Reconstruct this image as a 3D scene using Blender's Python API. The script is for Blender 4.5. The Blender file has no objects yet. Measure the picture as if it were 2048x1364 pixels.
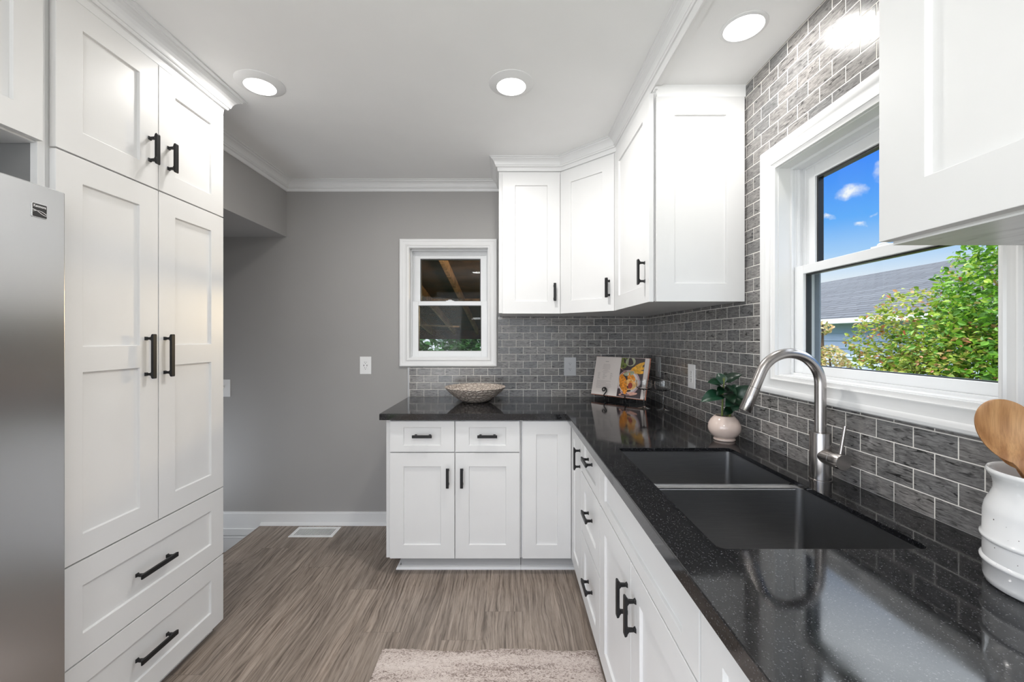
import bpy, bmesh, math, random
from mathutils import Vector

random.seed(7)
S = 0.0254                      # the plan below is in inches; the scene is in metres
sc = bpy.context.scene
COL = sc.collection

# ------------------------------------------------------------------ camera, world, sun, exposure
EYE = 52.54
cam_d = bpy.data.cameras.new('camera')
cam_d.sensor_fit = 'HORIZONTAL'
cam_d.sensor_width = 36.0
cam_d.lens = 36.0 * 828.0 / 2048.0
cam_d.shift_x = 6.0 / 2048.0
cam_d.shift_y = -6.0 / 2048.0
cam_d.clip_start = 0.02
cam = bpy.data.objects.new('camera', cam_d)
cam.location = (0, 0, EYE * S)
cam.rotation_euler = (math.radians(90), 0, 0)
COL.objects.link(cam)
sc.camera = cam

sc.view_settings.view_transform = 'Standard'
sc.view_settings.look = 'None'
sc.view_settings.gamma = 1.0
sc.view_settings.use_curve_mapping = False
sc.view_settings.exposure = 0.06
sc.cycles.diffuse_bounces = 8
sc.cycles.max_bounces = 16
sc.cycles.sample_clamp_indirect = 8.0


def nd(nt, typ, **kw):
    n = nt.nodes.new(typ)
    for k, v in kw.items():
        if k in n.inputs:
            n.inputs[k].default_value = v
        else:
            setattr(n, k, v)
    return n


def ramp(nt, stops, interp='LINEAR'):
    n = nt.nodes.new('ShaderNodeValToRGB')
    n.color_ramp.interpolation = interp
    els = n.color_ramp.elements
    while len(els) < len(stops):
        els.new(0.5)
    for e, (p, c) in zip(els, stops):
        e.position = p
        e.color = (*c, 1) if len(c) == 3 else c
    return n


def build_world():
    w = bpy.data.worlds.new('sky')
    sc.world = w
    w.use_nodes = True
    nt = w.node_tree
    nt.nodes.clear()
    L = nt.links.new
    tc = nd(nt, 'ShaderNodeTexCoord')
    sep = nd(nt, 'ShaderNodeSeparateXYZ')
    L(tc.outputs['Generated'], sep.inputs[0])
    grad = ramp(nt, [(0.0, (.80, .87, .94)), (0.11, (.78, .86, .95)), (0.16, (.38, .63, .96)), (0.22, (.12, .42, .97)),
                     (0.34, (.022, .22, .97)), (0.40, (.9, 1.1, 1.5)), (0.5, (3.6, 3.75, 4.0)), (1.0, (2.2, 2.4, 2.8))])
    L(sep.outputs['Z'], grad.inputs['Fac'])
    # three small fair-weather clouds and a pale bank low over the roofs
    nz = nd(nt, 'ShaderNodeTexNoise', Scale=26.0, Detail=5.0, Roughness=0.6)
    L(tc.outputs['Generated'], nz.inputs['Vector'])
    sub = nd(nt, 'ShaderNodeVectorMath', operation='SUBTRACT')
    L(nz.outputs['Color'], sub.inputs[0])
    sub.inputs[1].default_value = (0.5, 0.5, 0.5)
    scl = nd(nt, 'ShaderNodeVectorMath', operation='SCALE')
    L(sub.outputs[0], scl.inputs[0])
    scl.inputs['Scale'].default_value = 0.042
    add = nd(nt, 'ShaderNodeVectorMath', operation='ADD')
    L(tc.outputs['Generated'], add.inputs[0])
    L(scl.outputs[0], add.inputs[1])
    total = None
    for px, py, r, sz in ((1703, 385, .019, 1.1), (1657, 435, .012, 2.2), (1725, 447, .014, 1.7), (1768, 345, .02, 1.0), (1752, 430, .007, 1.5)):
        d = Vector((px - 1018, 828, 676 - py)).normalized()
        ds = nd(nt, 'ShaderNodeVectorMath', operation='SUBTRACT')
        L(add.outputs[0], ds.inputs[0])
        ds.inputs[1].default_value = d
        mu = nd(nt, 'ShaderNodeVectorMath', operation='MULTIPLY')
        L(ds.outputs[0], mu.inputs[0])
        mu.inputs[1].default_value = (1, 1, sz)
        ln = nd(nt, 'ShaderNodeVectorMath', operation='LENGTH')
        L(mu.outputs[0], ln.inputs[0])
        mr = nd(nt, 'ShaderNodeMapRange')
        mr.inputs['From Min'].default_value = r
        mr.inputs['From Max'].default_value = r * 0.25
        L(ln.outputs['Value'], mr.inputs['Value'])
        if total is None:
            total = mr.outputs[0]
        else:
            mx = nd(nt, 'ShaderNodeMath', operation='MAXIMUM')
            L(total, mx.inputs[0])
            L(mr.outputs[0], mx.inputs[1])
            total = mx.outputs[0]
    nz2 = nd(nt, 'ShaderNodeTexNoise', Scale=60.0, Detail=4.0)
    L(tc.outputs['Generated'], nz2.inputs['Vector'])
    mm = nd(nt, 'ShaderNodeMapRange')
    mm.inputs['From Min'].default_value = 0.25
    mm.inputs['From Max'].default_value = 0.6
    L(nz2.outputs['Fac'], mm.inputs['Value'])
    ml = nd(nt, 'ShaderNodeMath', operation='MULTIPLY')
    L(total, ml.inputs[0])
    L(mm.outputs[0], ml.inputs[1])
    mix = nd(nt, 'ShaderNodeMix', data_type='RGBA')
    L(ml.outputs[0], mix.inputs['Factor'])
    L(grad.outputs['Color'], mix.inputs['A'])
    mix.inputs['B'].default_value = (.93, .95, .98, 1)
    bg = nd(nt, 'ShaderNodeBackground', Strength=1.0)
    L(mix.outputs['Result'], bg.inputs['Color'])
    out = nd(nt, 'ShaderNodeOutputWorld')
    L(bg.outputs[0], out.inputs[0])


build_world()

sun_d = bpy.data.lights.new('sun', 'SUN')
sun_d.energy = 4.5
sun_d.angle = math.radians(0.6)
sun_d.color = (1.0, .96, .88)
sun = bpy.data.objects.new('sun', sun_d)
sun.rotation_euler = Vector((0.46, -0.10, -0.88)).to_track_quat('-Z', 'Y').to_euler()
COL.objects.link(sun)


def area_lamp(name, loc, direction, sx, sy, energy, color, shape='RECTANGLE'):
    d = bpy.data.lights.new(name, 'AREA')
    d.shape = shape
    d.size = sx * S
    if shape in ('RECTANGLE', 'ELLIPSE'):
        d.size_y = sy * S
    d.energy = energy
    d.color = color
    o = bpy.data.objects.new(name, d)
    o.location = Vector(loc) * S
    o.rotation_euler = Vector(direction).to_track_quat('-Z', 'Y').to_euler()
    COL.objects.link(o)
    return o


# added fill light in the rear wall's opening, unseen behind the camera
area_lamp('rear_fill', (-10, -128, 56), (0, 1, .12), 110, 76, 22.0, (.93, .96, 1.0))
# another unseen fill light, added at the left wall clear of the tile's reflections
area_lamp('side_fill', (-75, -62, 46), (.70, .71, -.06), 100, 76, 56.0, (.95, .97, 1.0))
# up-facing fill light added behind the camera to bounce off the white ceiling
area_lamp('ceiling_bounce_fill', (-12, -45, 66), (0, .1, 1), 26, 26, 31.0, (.985, .99, 1.0))

# lamp added for the cool daylight on the stair landing, from an unseen window
area_lamp('landing_daylight', (-103, 95, 22), (1, 0.1, 0.45), 34, 44, 9.0, (.86, .92, 1.0))

# ------------------------------------------------------------------ materials
M = {}


def new_mat(name):
    m = bpy.data.materials.new(name)
    m.use_nodes = True
    nt = m.node_tree
    b = nt.nodes['Principled BSDF']
    M[name] = m
    return m, nt, b, nt.links.new


def plain(name, col, rough=0.5, metal=0.0, spec=0.5, coat=0.0, bump=0.0, bump_scale=200.0, var=0.0, var_scale=6.0):
    m, nt, b, L = new_mat(name)
    b.inputs['Base Color'].default_value = (*col, 1)
    b.inputs['Roughness'].default_value = rough
    b.inputs['Metallic'].default_value = metal
    b.inputs['Specular IOR Level'].default_value = spec
    b.inputs['Coat Weight'].default_value = coat
    b.inputs['Coat Roughness'].default_value = 0.08
    geo = nd(nt, 'ShaderNodeNewGeometry')
    nz = nd(nt, 'ShaderNodeTexNoise', Scale=var_scale, Detail=3.0)
    L(geo.outputs['Position'], nz.inputs['Vector'])
    lo = tuple(c * (1 - var) for c in col)
    hi = tuple(min(1, c * (1 + var)) for c in col)
    r = ramp(nt, [(0.3, lo), (0.7, hi)])
    L(nz.outputs['Fac'], r.inputs['Fac'])
    L(r.outputs['Color'], b.inputs['Base Color'])
    if bump:
        n2 = nd(nt, 'ShaderNodeTexNoise', Scale=bump_scale, Detail=2.0)
        L(geo.outputs['Position'], n2.inputs['Vector'])
        bp = nd(nt, 'ShaderNodeBump', Strength=bump, Distance=0.001)
        L(n2.outputs['Fac'], bp.inputs['Height'])
        L(bp.outputs['Normal'], b.inputs['Normal'])
    return m


plain('cabinet_white', (.69, .69, .688), rough=.38, var=.012)
plain('trim_white', (.75, .75, .75), rough=.32, var=.01)
plain('vinyl_white', (.77, .78, .79), rough=.28, var=.01)
plain('ceiling_paint', (.84, .84, .835), rough=.7, bump=.08, bump_scale=90, var=.01)
plain('grey_paint', (.345, .336, .327), rough=.5, bump=.05, bump_scale=120, var=.03, var_scale=1.4)
plain('white_wall', (.72, .72, .71), rough=.6, var=.02)
plain('cabinet_inside', (.55, .54, .52), rough=.5, var=.04)
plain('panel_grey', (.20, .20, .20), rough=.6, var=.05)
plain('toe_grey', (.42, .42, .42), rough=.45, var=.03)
plain('black_metal', (.012, .012, .013), rough=.42, metal=.3, spec=.45, var=.1)
plain('seal_black', (.012, .012, .012), rough=.35, var=.1)
plain('dark_void', (.01, .01, .01), rough=.9)
plain('plate_white', (.82, .82, .82), rough=.25, var=.01)
plain('plate_grey', (.50, .51, .53), rough=.35, var=.03)
plain('slot_dark', (.02, .02, .02), rough=.6)
plain('plate_steel', (.40, .40, .40), rough=.42, metal=.15, var=.06, var_scale=60)
plain('pot_glaze', (.66, .535, .475), rough=.13, coat=.5, var=.02)
plain('soil', (.02, .014, .01), rough=.95, bump=.8, bump_scale=300, var=.5, var_scale=120)
plain('plant_stem', (.12, .16, .03), rough=.5, var=.3, var_scale=60)
plain('page_paper', (.66, .60, .57), rough=.7, var=.02)
plain('book_cover', (.62, .22, .13), rough=.5, var=.1, var_scale=30)
plain('print_text', (.36, .32, .31), rough=.7)
plain('print_dark', (.05, .035, .04), rough=.35)
plain('print_green', (.16, .20, .05), rough=.35, var=.4, var_scale=60)
plain('print_pale_green', (.34, .36, .24), rough=.35, var=.2, var_scale=60)
plain('print_yellow', (.72, .36, .03), rough=.35, var=.35, var_scale=70)
plain('print_orange', (.80, .26, .03), rough=.35, var=.45, var_scale=90)
plain('print_peach', (.78, .45, .16), rough=.35, var=.3, var_scale=70)
plain('print_red', (.36, .05, .03), rough=.35, var=.3, var_scale=90)
plain('print_lilac', (.48, .33, .36), rough=.35, var=.15, var_scale=60)
plain('print_pink', (.66, .36, .28), rough=.35, var=.15, var_scale=60)
plain('fascia_white', (.78, .80, .83), rough=.4)
plain('tree_bark', (.08, .055, .035), rough=.9, var=.4, var_scale=20)
plain('grass_ground', (.06, .10, .025), rough=.95, var=.5, var_scale=2.0)
plain('rough_timber', (.24, .15, .08), rough=.8, var=.55, var_scale=9.0)
plain('dark_deck', (.04, .020, .009), rough=.85, var=.7, var_scale=5.0)
plain('pale_board', (.42, .33, .22), rough=.7, var=.2, var_scale=12.0)
plain('screen_grey', (.16, .19, .23), rough=.5, var=.1)
plain('silver_edge', (.72, .72, .72), rough=.25, metal=.8)
plain('landing_floor', (.07, .048, .036), rough=.5, var=.3, var_scale=20)
plain('tile_edge', (.35, .35, .35), rough=.3, metal=.6)


def emission(name, col, strength):
    m = bpy.data.materials.new(name)
    m.use_nodes = True
    nt = m.node_tree
    nt.nodes.clear()
    e = nd(nt, 'ShaderNodeEmission', Strength=strength)
    e.inputs['Color'].default_value = (*col, 1)
    o = nd(nt, 'ShaderNodeOutputMaterial')
    nt.links.new(e.outputs[0], o.inputs[0])
    M[name] = m


emission('lamp_lens', (1, .985, .95), 9.0)


def mat_steel(name, base, rough, axis, contrast=.10, bump=.02):
    """brushed metal; axis = the world axis the brush lines run along"""
    m, nt, b, L = new_mat(name)
    b.inputs['Metallic'].default_value = 1.0
    geo = nd(nt, 'ShaderNodeNewGeometry')
    mp = nd(nt, 'ShaderNodeMapping')
    k = [900.0, 900.0, 900.0]
    k[axis] = 14.0
    mp.inputs['Scale'].default_value = k
    L(geo.outputs['Position'], mp.inputs['Vector'])
    nz = nd(nt, 'ShaderNodeTexNoise', Scale=1.0, Detail=2.0)
    L(mp.outputs[0], nz.inputs['Vector'])
    r = ramp(nt, [(0.3, tuple(c * (1 - contrast) for c in base)), (0.7, tuple(min(1, c * (1 + contrast)) for c in base))])
    L(nz.outputs['Fac'], r.inputs['Fac'])
    L(r.outputs['Color'], b.inputs['Base Color'])
    rr = nd(nt, 'ShaderNodeMapRange')
    rr.inputs['To Min'].default_value = rough * (1 - contrast)
    rr.inputs['To Max'].default_value = rough * (1 + contrast)
    L(nz.outputs['Fac'], rr.inputs['Value'])
    L(rr.outputs[0], b.inputs['Roughness'])
    bp = nd(nt, 'ShaderNodeBump', Strength=bump, Distance=.0002)
    L(nz.outputs['Fac'], bp.inputs['Height'])
    L(bp.outputs['Normal'], b.inputs['Normal'])


mat_steel('fridge_steel', (.53, .535, .54), .24, 2, .02, .0)
mat_steel('sink_steel', (.33, .33, .335), .30, 0, .08)
mat_steel('faucet_steel', (.42, .395, .38), .25, 2, .03)


def mat_glass_pane():
    m = bpy.data.materials.new('window_glass')
    m.use_nodes = True
    nt = m.node_tree
    nt.nodes.clear()
    t = nd(nt, 'ShaderNodeBsdfTransparent')
    t.inputs['Color'].default_value = (.96, .975, .97, 1)
    g = nd(nt, 'ShaderNodeBsdfGlossy', Roughness=0.0)
    # Schlick reflectance from |cos|, the same for both faces of the thin pane
    geo = nd(nt, 'ShaderNodeNewGeometry')
    dot = nd(nt, 'ShaderNodeVectorMath', operation='DOT_PRODUCT')
    nt.links.new(geo.outputs['Normal'], dot.inputs[0])
    nt.links.new(geo.outputs['Incoming'], dot.inputs[1])
    ab = nd(nt, 'ShaderNodeMath', operation='ABSOLUTE')
    nt.links.new(dot.outputs['Value'], ab.inputs[0])
    om = nd(nt, 'ShaderNodeMath', operation='SUBTRACT')
    om.inputs[0].default_value = 1.0
    nt.links.new(ab.outputs[0], om.inputs[1])
    pw = nd(nt, 'ShaderNodeMath', operation='POWER')
    pw.inputs[1].default_value = 5.0
    nt.links.new(om.outputs[0], pw.inputs[0])
    f = nd(nt, 'ShaderNodeMath', operation='MULTIPLY_ADD')
    f.inputs[1].default_value = .9
    f.inputs[2].default_value = .007
    nt.links.new(pw.outputs[0], f.inputs[0])
    mx = nd(nt, 'ShaderNodeMixShader')
    o = nd(nt, 'ShaderNodeOutputMaterial')
    nt.links.new(f.outputs[0], mx.inputs[0])
    nt.links.new(t.outputs[0], mx.inputs[1])
    nt.links.new(g.outputs[0], mx.inputs[2])
    nt.links.new(mx.outputs[0], o.inputs[0])
    M['window_glass'] = m


mat_glass_pane()
m, nt, b, L = new_mat('clear_glass')
b.inputs['Transmission Weight'].default_value = 1.0
b.inputs['Roughness'].default_value = 0.0
b.inputs['IOR'].default_value = 1.48
b.inputs['Base Color'].default_value = (.97, .98, .98, 1)


def inches(nt, L):
    geo = nd(nt, 'ShaderNodeNewGeometry')
    mu = nd(nt, 'ShaderNodeVectorMath', operation='SCALE')
    mu.inputs['Scale'].default_value = 1.0 / S
    L(geo.outputs['Position'], mu.inputs[0])
    return mu.outputs[0]


def mat_tile(name, axis, shift):
    """glazed 2 x 4 inch subway tile in a running bond; axis = the wall's horizontal world axis"""
    m, nt, b, L = new_mat(name)
    pos = inches(nt, L)
    sep = nd(nt, 'ShaderNodeSeparateXYZ')
    L(pos, sep.inputs[0])
    ax = nd(nt, 'ShaderNodeMath', operation='ADD')
    ax.inputs[1].default_value = shift + 400.0
    L(sep.outputs['XYZ'[axis]], ax.inputs[0])
    az = nd(nt, 'ShaderNodeMath', operation='SUBTRACT')
    az.inputs[1].default_value = 36.0
    L(sep.outputs['Z'], az.inputs[0])
    cmb = nd(nt, 'ShaderNodeCombineXYZ')
    L(ax.outputs[0], cmb.inputs[0])
    L(az.outputs[0], cmb.inputs[1])

    def brick(mortar, smooth):
        bt = nd(nt, 'ShaderNodeTexBrick')
        bt.offset = .5
        bt.offset_frequency = 2
        bt.squash = 1.0
        bt.inputs['Scale'].default_value = 1.0
        bt.inputs['Brick Width'].default_value = 4.0
        bt.inputs['Row Height'].default_value = 2.0
        bt.inputs['Mortar Size'].default_value = mortar
        bt.inputs['Mortar Smooth'].default_value = smooth
        bt.inputs['Bias'].default_value = 0.0
        L(cmb.outputs[0], bt.inputs['Vector'])
        return bt
    bt = brick(.055, .1)
    bt.inputs['Color1'].default_value = (.0, .0, .0, 1)
    bt.inputs['Color2'].default_value = (1, 1, 1, 1)
    # wood-like ink streaks under the glaze, running along the tile
    st = nd(nt, 'ShaderNodeVectorMath', operation='MULTIPLY')
    st.inputs[1].default_value = (.55, 2.6, 1.0)
    L(cmb.outputs[0], st.inputs[0])
    off = nd(nt, 'ShaderNodeVectorMath', operation='MULTIPLY')
    off.inputs[1].default_value = (17.0, 9.0, 5.0)
    L(bt.outputs['Color'], off.inputs[0])
    ad = nd(nt, 'ShaderNodeVectorMath', operation='ADD')
    L(st.outputs[0], ad.inputs[0])
    L(off.outputs[0], ad.inputs[1])
    n1 = nd(nt, 'ShaderNodeTexNoise', Scale=1.6, Detail=6.0, Roughness=.62, Distortion=.8)
    L(ad.outputs[0], n1.inputs['Vector'])
    r1 = ramp(nt, [(.25, (.030, .029, .029)), (.38, (.120, .117, .115)), (.54, (.205, .199, .196)), (.78, (.32, .310, .305))])
    L(n1.outputs['Fac'], r1.inputs['Fac'])
    n3 = nd(nt, 'ShaderNodeTexNoise', Scale=.9, Detail=3.0, Distortion=1.5)
    L(ad.outputs[0], n3.inputs['Vector'])
    r3 = ramp(nt, [(.33, (.22, .22, .22)), (.40, (1, 1, 1))])
    L(n3.outputs['Fac'], r3.inputs['Fac'])
    k = nd(nt, 'ShaderNodeMix', data_type='RGBA', blend_type='MULTIPLY')
    k.inputs['Factor'].default_value = 1.0
    L(r1.outputs['Color'], k.inputs['A'])
    L(r3.outputs['Color'], k.inputs['B'])
    tint = ramp(nt, [(0, (.78, .80, .82)), (.5, (1, .985, .97)), (1, (1.18, 1.15, 1.12))])
    L(bt.outputs['Color'], tint.inputs['Fac'])
    k2 = nd(nt, 'ShaderNodeMix', data_type='RGBA', blend_type='MULTIPLY')
    k2.inputs['Factor'].default_value = 1.0
    L(k.outputs['Result'], k2.inputs['A'])
    L(tint.outputs['Color'], k2.inputs['B'])
    fin = nd(nt, 'ShaderNodeMix', data_type='RGBA')
    L(bt.outputs['Fac'], fin.inputs['Factor'])
    L(k2.outputs['Result'], fin.inputs['A'])
    fin.inputs['B'].default_value = (.80, .77, .72, 1)
    L(fin.outputs['Result'], b.inputs['Base Color'])
    ro = nd(nt, 'ShaderNodeMapRange')
    ro.inputs['To Min'].default_value = .24
    b.inputs['Coat Weight'].default_value = .3
    b.inputs['Coat Roughness'].default_value = .05
    b.inputs['Specular IOR Level'].default_value = .4
    ro.inputs['To Max'].default_value = .8
    L(bt.outputs['Fac'], ro.inputs['Value'])
    L(ro.outputs[0], b.inputs['Roughness'])
    b2 = brick(.11, 1.0)
    inv = nd(nt, 'ShaderNodeMath', operation='SUBTRACT')
    inv.inputs[0].default_value = 1.0
    L(b2.outputs['Fac'], inv.inputs[1])
    n2 = nd(nt, 'ShaderNodeTexNoise', Scale=.8, Detail=1.0)
    L(ad.outputs[0], n2.inputs['Vector'])
    sm = nd(nt, 'ShaderNodeMath', operation='MULTIPLY_ADD')
    L(n2.outputs['Fac'], sm.inputs[0])
    sm.inputs[1].default_value = .12
    L(inv.outputs[0], sm.inputs[2])
    bp = nd(nt, 'ShaderNodeBump', Strength=.55, Distance=.0016)
    L(sm.outputs[0], bp.inputs['Height'])
    L(bp.outputs['Normal'], b.inputs['Normal'])


mat_tile('tile_back', 0, 2.0)
mat_tile('tile_right', 1, 0.2)


def mat_floor():
    """oak-look planks running away from the camera, each row of planks staggered at random"""
    m, nt, b, L = new_mat('oak_plank_floor')
    pos = inches(nt, L)

    def math_(op, a, c=None, d=None):
        n = nd(nt, 'ShaderNodeMath', operation=op)
        for k, v in enumerate((a, c, d)):
            if v is None:
                continue
            if isinstance(v, (int, float)):
                n.inputs[k].default_value = v
            else:
                L(v, n.inputs[k])
        return n.outputs[0]

    def vec(x, y, z=0.0):
        n = nd(nt, 'ShaderNodeCombineXYZ')
        for k, v in enumerate((x, y, z)):
            if isinstance(v, (int, float)):
                n.inputs[k].default_value = v
            else:
                L(v, n.inputs[k])
        return n.outputs[0]

    def noise(v, detail, rough=.5, dist=0.0):
        n = nd(nt, 'ShaderNodeTexNoise', Scale=1.0, Detail=detail, Roughness=rough, Distortion=dist)
        L(v, n.inputs['Vector'])
        return n.outputs['Fac']

    sep = nd(nt, 'ShaderNodeSeparateXYZ')
    L(pos, sep.inputs[0])
    v = math_('ADD', sep.outputs['X'], 602.2)
    u0 = math_('ADD', sep.outputs['Y'], 611.0)
    row = math_('FLOOR', math_('DIVIDE', v, 7.2))
    wn = nd(nt, 'ShaderNodeTexWhiteNoise', noise_dimensions='1D')
    L(row, wn.inputs['W'])
    u = math_('MULTIPLY_ADD', wn.outputs['Value'], 47.0, u0)
    bt = nd(nt, 'ShaderNodeTexBrick')
    bt.offset = 0.0
    bt.inputs['Scale'].default_value = 1.0
    bt.inputs['Brick Width'].default_value = 47.0
    bt.inputs['Row Height'].default_value = 7.2
    bt.inputs['Mortar Size'].default_value = .022
    bt.inputs['Mortar Smooth'].default_value = .2
    bt.inputs['Color1'].default_value = (0, 0, 0, 1)
    bt.inputs['Color2'].default_value = (1, 1, 1, 1)
    L(vec(u, v), bt.inputs['Vector'])
    sepc = nd(nt, 'ShaderNodeSeparateColor')
    L(bt.outputs['Color'], sepc.inputs[0])
    pid = math_('MULTIPLY', sepc.outputs[0], 37.0)
    # the grain wanders: bend the across-the-plank coordinate
    bend = noise(vec(math_('MULTIPLY', u, .05), math_('MULTIPLY', v, .24), pid), 2.0, .5, .6)
    vb = math_('MULTIPLY_ADD', bend, 2.6, v)
    streak = noise(vec(math_('MULTIPLY', u, .10), math_('MULTIPLY', vb, 3.0), pid), 5.0, .62)
    tone = noise(vec(math_('MULTIPLY', u, .035), math_('MULTIPLY', vb, .55), pid), 3.0)
    pore = noise(vec(math_('MULTIPLY', u, .45), math_('MULTIPLY', vb, 11.0), pid), 2.0)
    r1 = ramp(nt, [(.30, (.085, .064, .051)), (.41, (.190, .152, .125)), (.52, (.282, .231, .194)), (.70, (.375, .315, .270))])
    L(streak, r1.inputs['Fac'])
    r2 = ramp(nt, [(.3, (.70, .69, .68)), (.5, (.98, .98, .98)), (.7, (1.18, 1.17, 1.16))])
    L(tone, r2.inputs['Fac'])
    r3 = ramp(nt, [(.32, (.55, .53, .51)), (.44, (1, 1, 1))])
    L(pore, r3.inputs['Fac'])
    tint = ramp(nt, [(0, (.90, .90, .90)), (1, (1.10, 1.09, 1.08))])
    L(bt.outputs['Color'], tint.inputs['Fac'])
    col = r1.outputs['Color']
    for o_, f_ in ((r2.outputs['Color'], 1.0), (r3.outputs['Color'], .75), (tint.outputs['Color'], 1.0)):
        k = nd(nt, 'ShaderNodeMix', data_type='RGBA', blend_type='MULTIPLY')
        k.inputs['Factor'].default_value = f_
        L(col, k.inputs['A'])
        L(o_, k.inputs['B'])
        col = k.outputs['Result']
    fin = nd(nt, 'ShaderNodeMix', data_type='RGBA')
    L(bt.outputs['Fac'], fin.inputs['Factor'])
    L(col, fin.inputs['A'])
    fin.inputs['B'].default_value = (.09, .072, .06, 1)
    L(fin.outputs['Result'], b.inputs['Base Color'])
    b.inputs['Roughness'].default_value = .40
    bp = nd(nt, 'ShaderNodeBump', Strength=.15, Distance=.0008)
    L(pore, bp.inputs['Height'])
    L(bp.outputs['Normal'], b.inputs['Normal'])


mat_floor()


def mat_granite():
    m, nt, b, L = new_mat('black_granite')
    pos = inches(nt, L)
    v1 = nd(nt, 'ShaderNodeTexVoronoi', Scale=17.0)
    L(pos, v1.inputs['Vector'])
    sp = nd(nt, 'ShaderNodeSeparateColor')
    L(v1.outputs['Color'], sp.inputs[0])
    pick = ramp(nt, [(.0, (.004, .004, .005)), (.72, (.006, .006, .007)), (.86, (.014, .0145, .016)), (.96, (.035, .036, .04)), (.995, (.11, .11, .12))], 'LINEAR')
    L(sp.outputs[0], pick.inputs['Fac'])
    nz = nd(nt, 'ShaderNodeTexNoise', Scale=.35, Detail=2.0)
    L(pos, nz.inputs['Vector'])
    mr = nd(nt, 'ShaderNodeMapRange')
    mr.inputs['From Min'].default_value = .3
    mr.inputs['From Max'].default_value = .7
    mr.inputs['To Min'].default_value = .045
    mr.inputs['To Max'].default_value = .115
    L(nz.outputs['Fac'], mr.inputs['Value'])
    L(mr.outputs[0], b.inputs['Roughness'])
    L(pick.outputs['Color'], b.inputs['Base Color'])
    b.inputs['Specular IOR Level'].default_value = .6


mat_granite()


def mat_rug():
    m, nt, b, L = new_mat('rug_pile')
    pos = inches(nt, L)
    a = nd(nt, 'ShaderNodeVectorMath', operation='MULTIPLY')
    a.inputs[1].default_value = (.05, .34, 1)
    L(pos, a.inputs[0])
    n1 = nd(nt, 'ShaderNodeTexNoise', Scale=1.0, Detail=4.0, Roughness=.55)
    L(a.outputs[0], n1.inputs['Vector'])
    c = nd(nt, 'ShaderNodeVectorMath', operation='MULTIPLY')
    c.inputs[1].default_value = (1.9, 3.4, 1)
    L(pos, c.inputs[0])
    n2 = nd(nt, 'ShaderNodeTexNoise', Scale=1.0, Detail=3.0, Roughness=.7, Distortion=1.6)
    L(c.outputs[0], n2.inputs['Vector'])
    mx = nd(nt, 'ShaderNodeMath', operation='MULTIPLY_ADD')
    L(n1.outputs['Fac'], mx.inputs[0])
    mx.inputs[1].default_value = .38
    h = nd(nt, 'ShaderNodeMath', operation='MULTIPLY')
    L(n2.outputs['Fac'], h.inputs[0])
    h.inputs[1].default_value = .66
    L(h.outputs[0], mx.inputs[2])
    r = ramp(nt, [(.42, (.17, .13, .11)), (.48, (.36, .29, .26)), (.525, (.55, .47, .43)), (.66, (.66, .59, .55))])
    L(mx.outputs[0], r.inputs['Fac'])
    L(r.outputs['Color'], b.inputs['Base Color'])
    b.inputs['Roughness'].default_value = .95
    bp = nd(nt, 'ShaderNodeBump', Strength=.5, Distance=.003)
    L(n2.outputs['Fac'], bp.inputs['Height'])
    L(bp.outputs['Normal'], b.inputs['Normal'])


mat_rug()


def mat_bowl():
    m, nt, b, L = new_mat('carved_bowl')
    tc = nd(nt, 'ShaderNodeTexCoord')
    mu = nd(nt, 'ShaderNodeVectorMath', operation='MULTIPLY')
    mu.inputs[1].default_value = (1 / S, 1 / S, 1.7 / S)
    L(tc.outputs['Object'], mu.inputs[0])
    v = nd(nt, 'ShaderNodeTexVoronoi', Scale=.95)
    v.feature = 'DISTANCE_TO_EDGE'
    L(mu.outputs[0], v.inputs['Vector'])
    r = ramp(nt, [(.0, (.26, .205, .17)), (.05, (.44, .37, .32)), (.16, (.62, .54, .475))])
    L(v.outputs['Distance'], r.inputs['Fac'])
    L(r.outputs['Color'], b.inputs['Base Color'])
    b.inputs['Roughness'].default_value = .38
    bp = nd(nt, 'ShaderNodeBump', Strength=.9, Distance=.004)
    rr = ramp(nt, [(0, (1, 1, 1)), (.25, (0, 0, 0))])
    L(v.outputs['Distance'], rr.inputs['Fac'])
    L(rr.outputs['Color'], bp.inputs['Height'])
    L(bp.outputs['Normal'], b.inputs['Normal'])


mat_bowl()


def mat_crock():
    m, nt, b, L = new_mat('speckled_glaze')
    pos = inches(nt, L)
    v = nd(nt, 'ShaderNodeTexVoronoi', Scale=2.6, Randomness=1.0)
    L(pos, v.inputs['Vector'])
    sp = nd(nt, 'ShaderNodeSeparateColor')
    L(v.outputs['Color'], sp.inputs[0])
    rad = nd(nt, 'ShaderNodeMapRange')
    rad.inputs['From Min'].default_value = .45
    rad.inputs['To Min'].default_value = .0
    rad.inputs['To Max'].default_value = .13
    L(sp.outputs[0], rad.inputs['Value'])
    lt = nd(nt, 'ShaderNodeMath', operation='LESS_THAN')
    L(v.outputs['Distance'], lt.inputs[0])
    L(rad.outputs[0], lt.inputs[1])
    mx = nd(nt, 'ShaderNodeMix', data_type='RGBA')
    L(lt.outputs[0], mx.inputs['Factor'])
    mx.inputs['A'].default_value = (.74, .74, .74, 1)
    mx.inputs['B'].default_value = (.10, .08, .065, 1)
    L(mx.outputs['Result'], b.inputs['Base Color'])
    b.inputs['Roughness'].default_value = .1
    b.inputs['Coat Weight'].default_value = .4


mat_crock()


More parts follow.
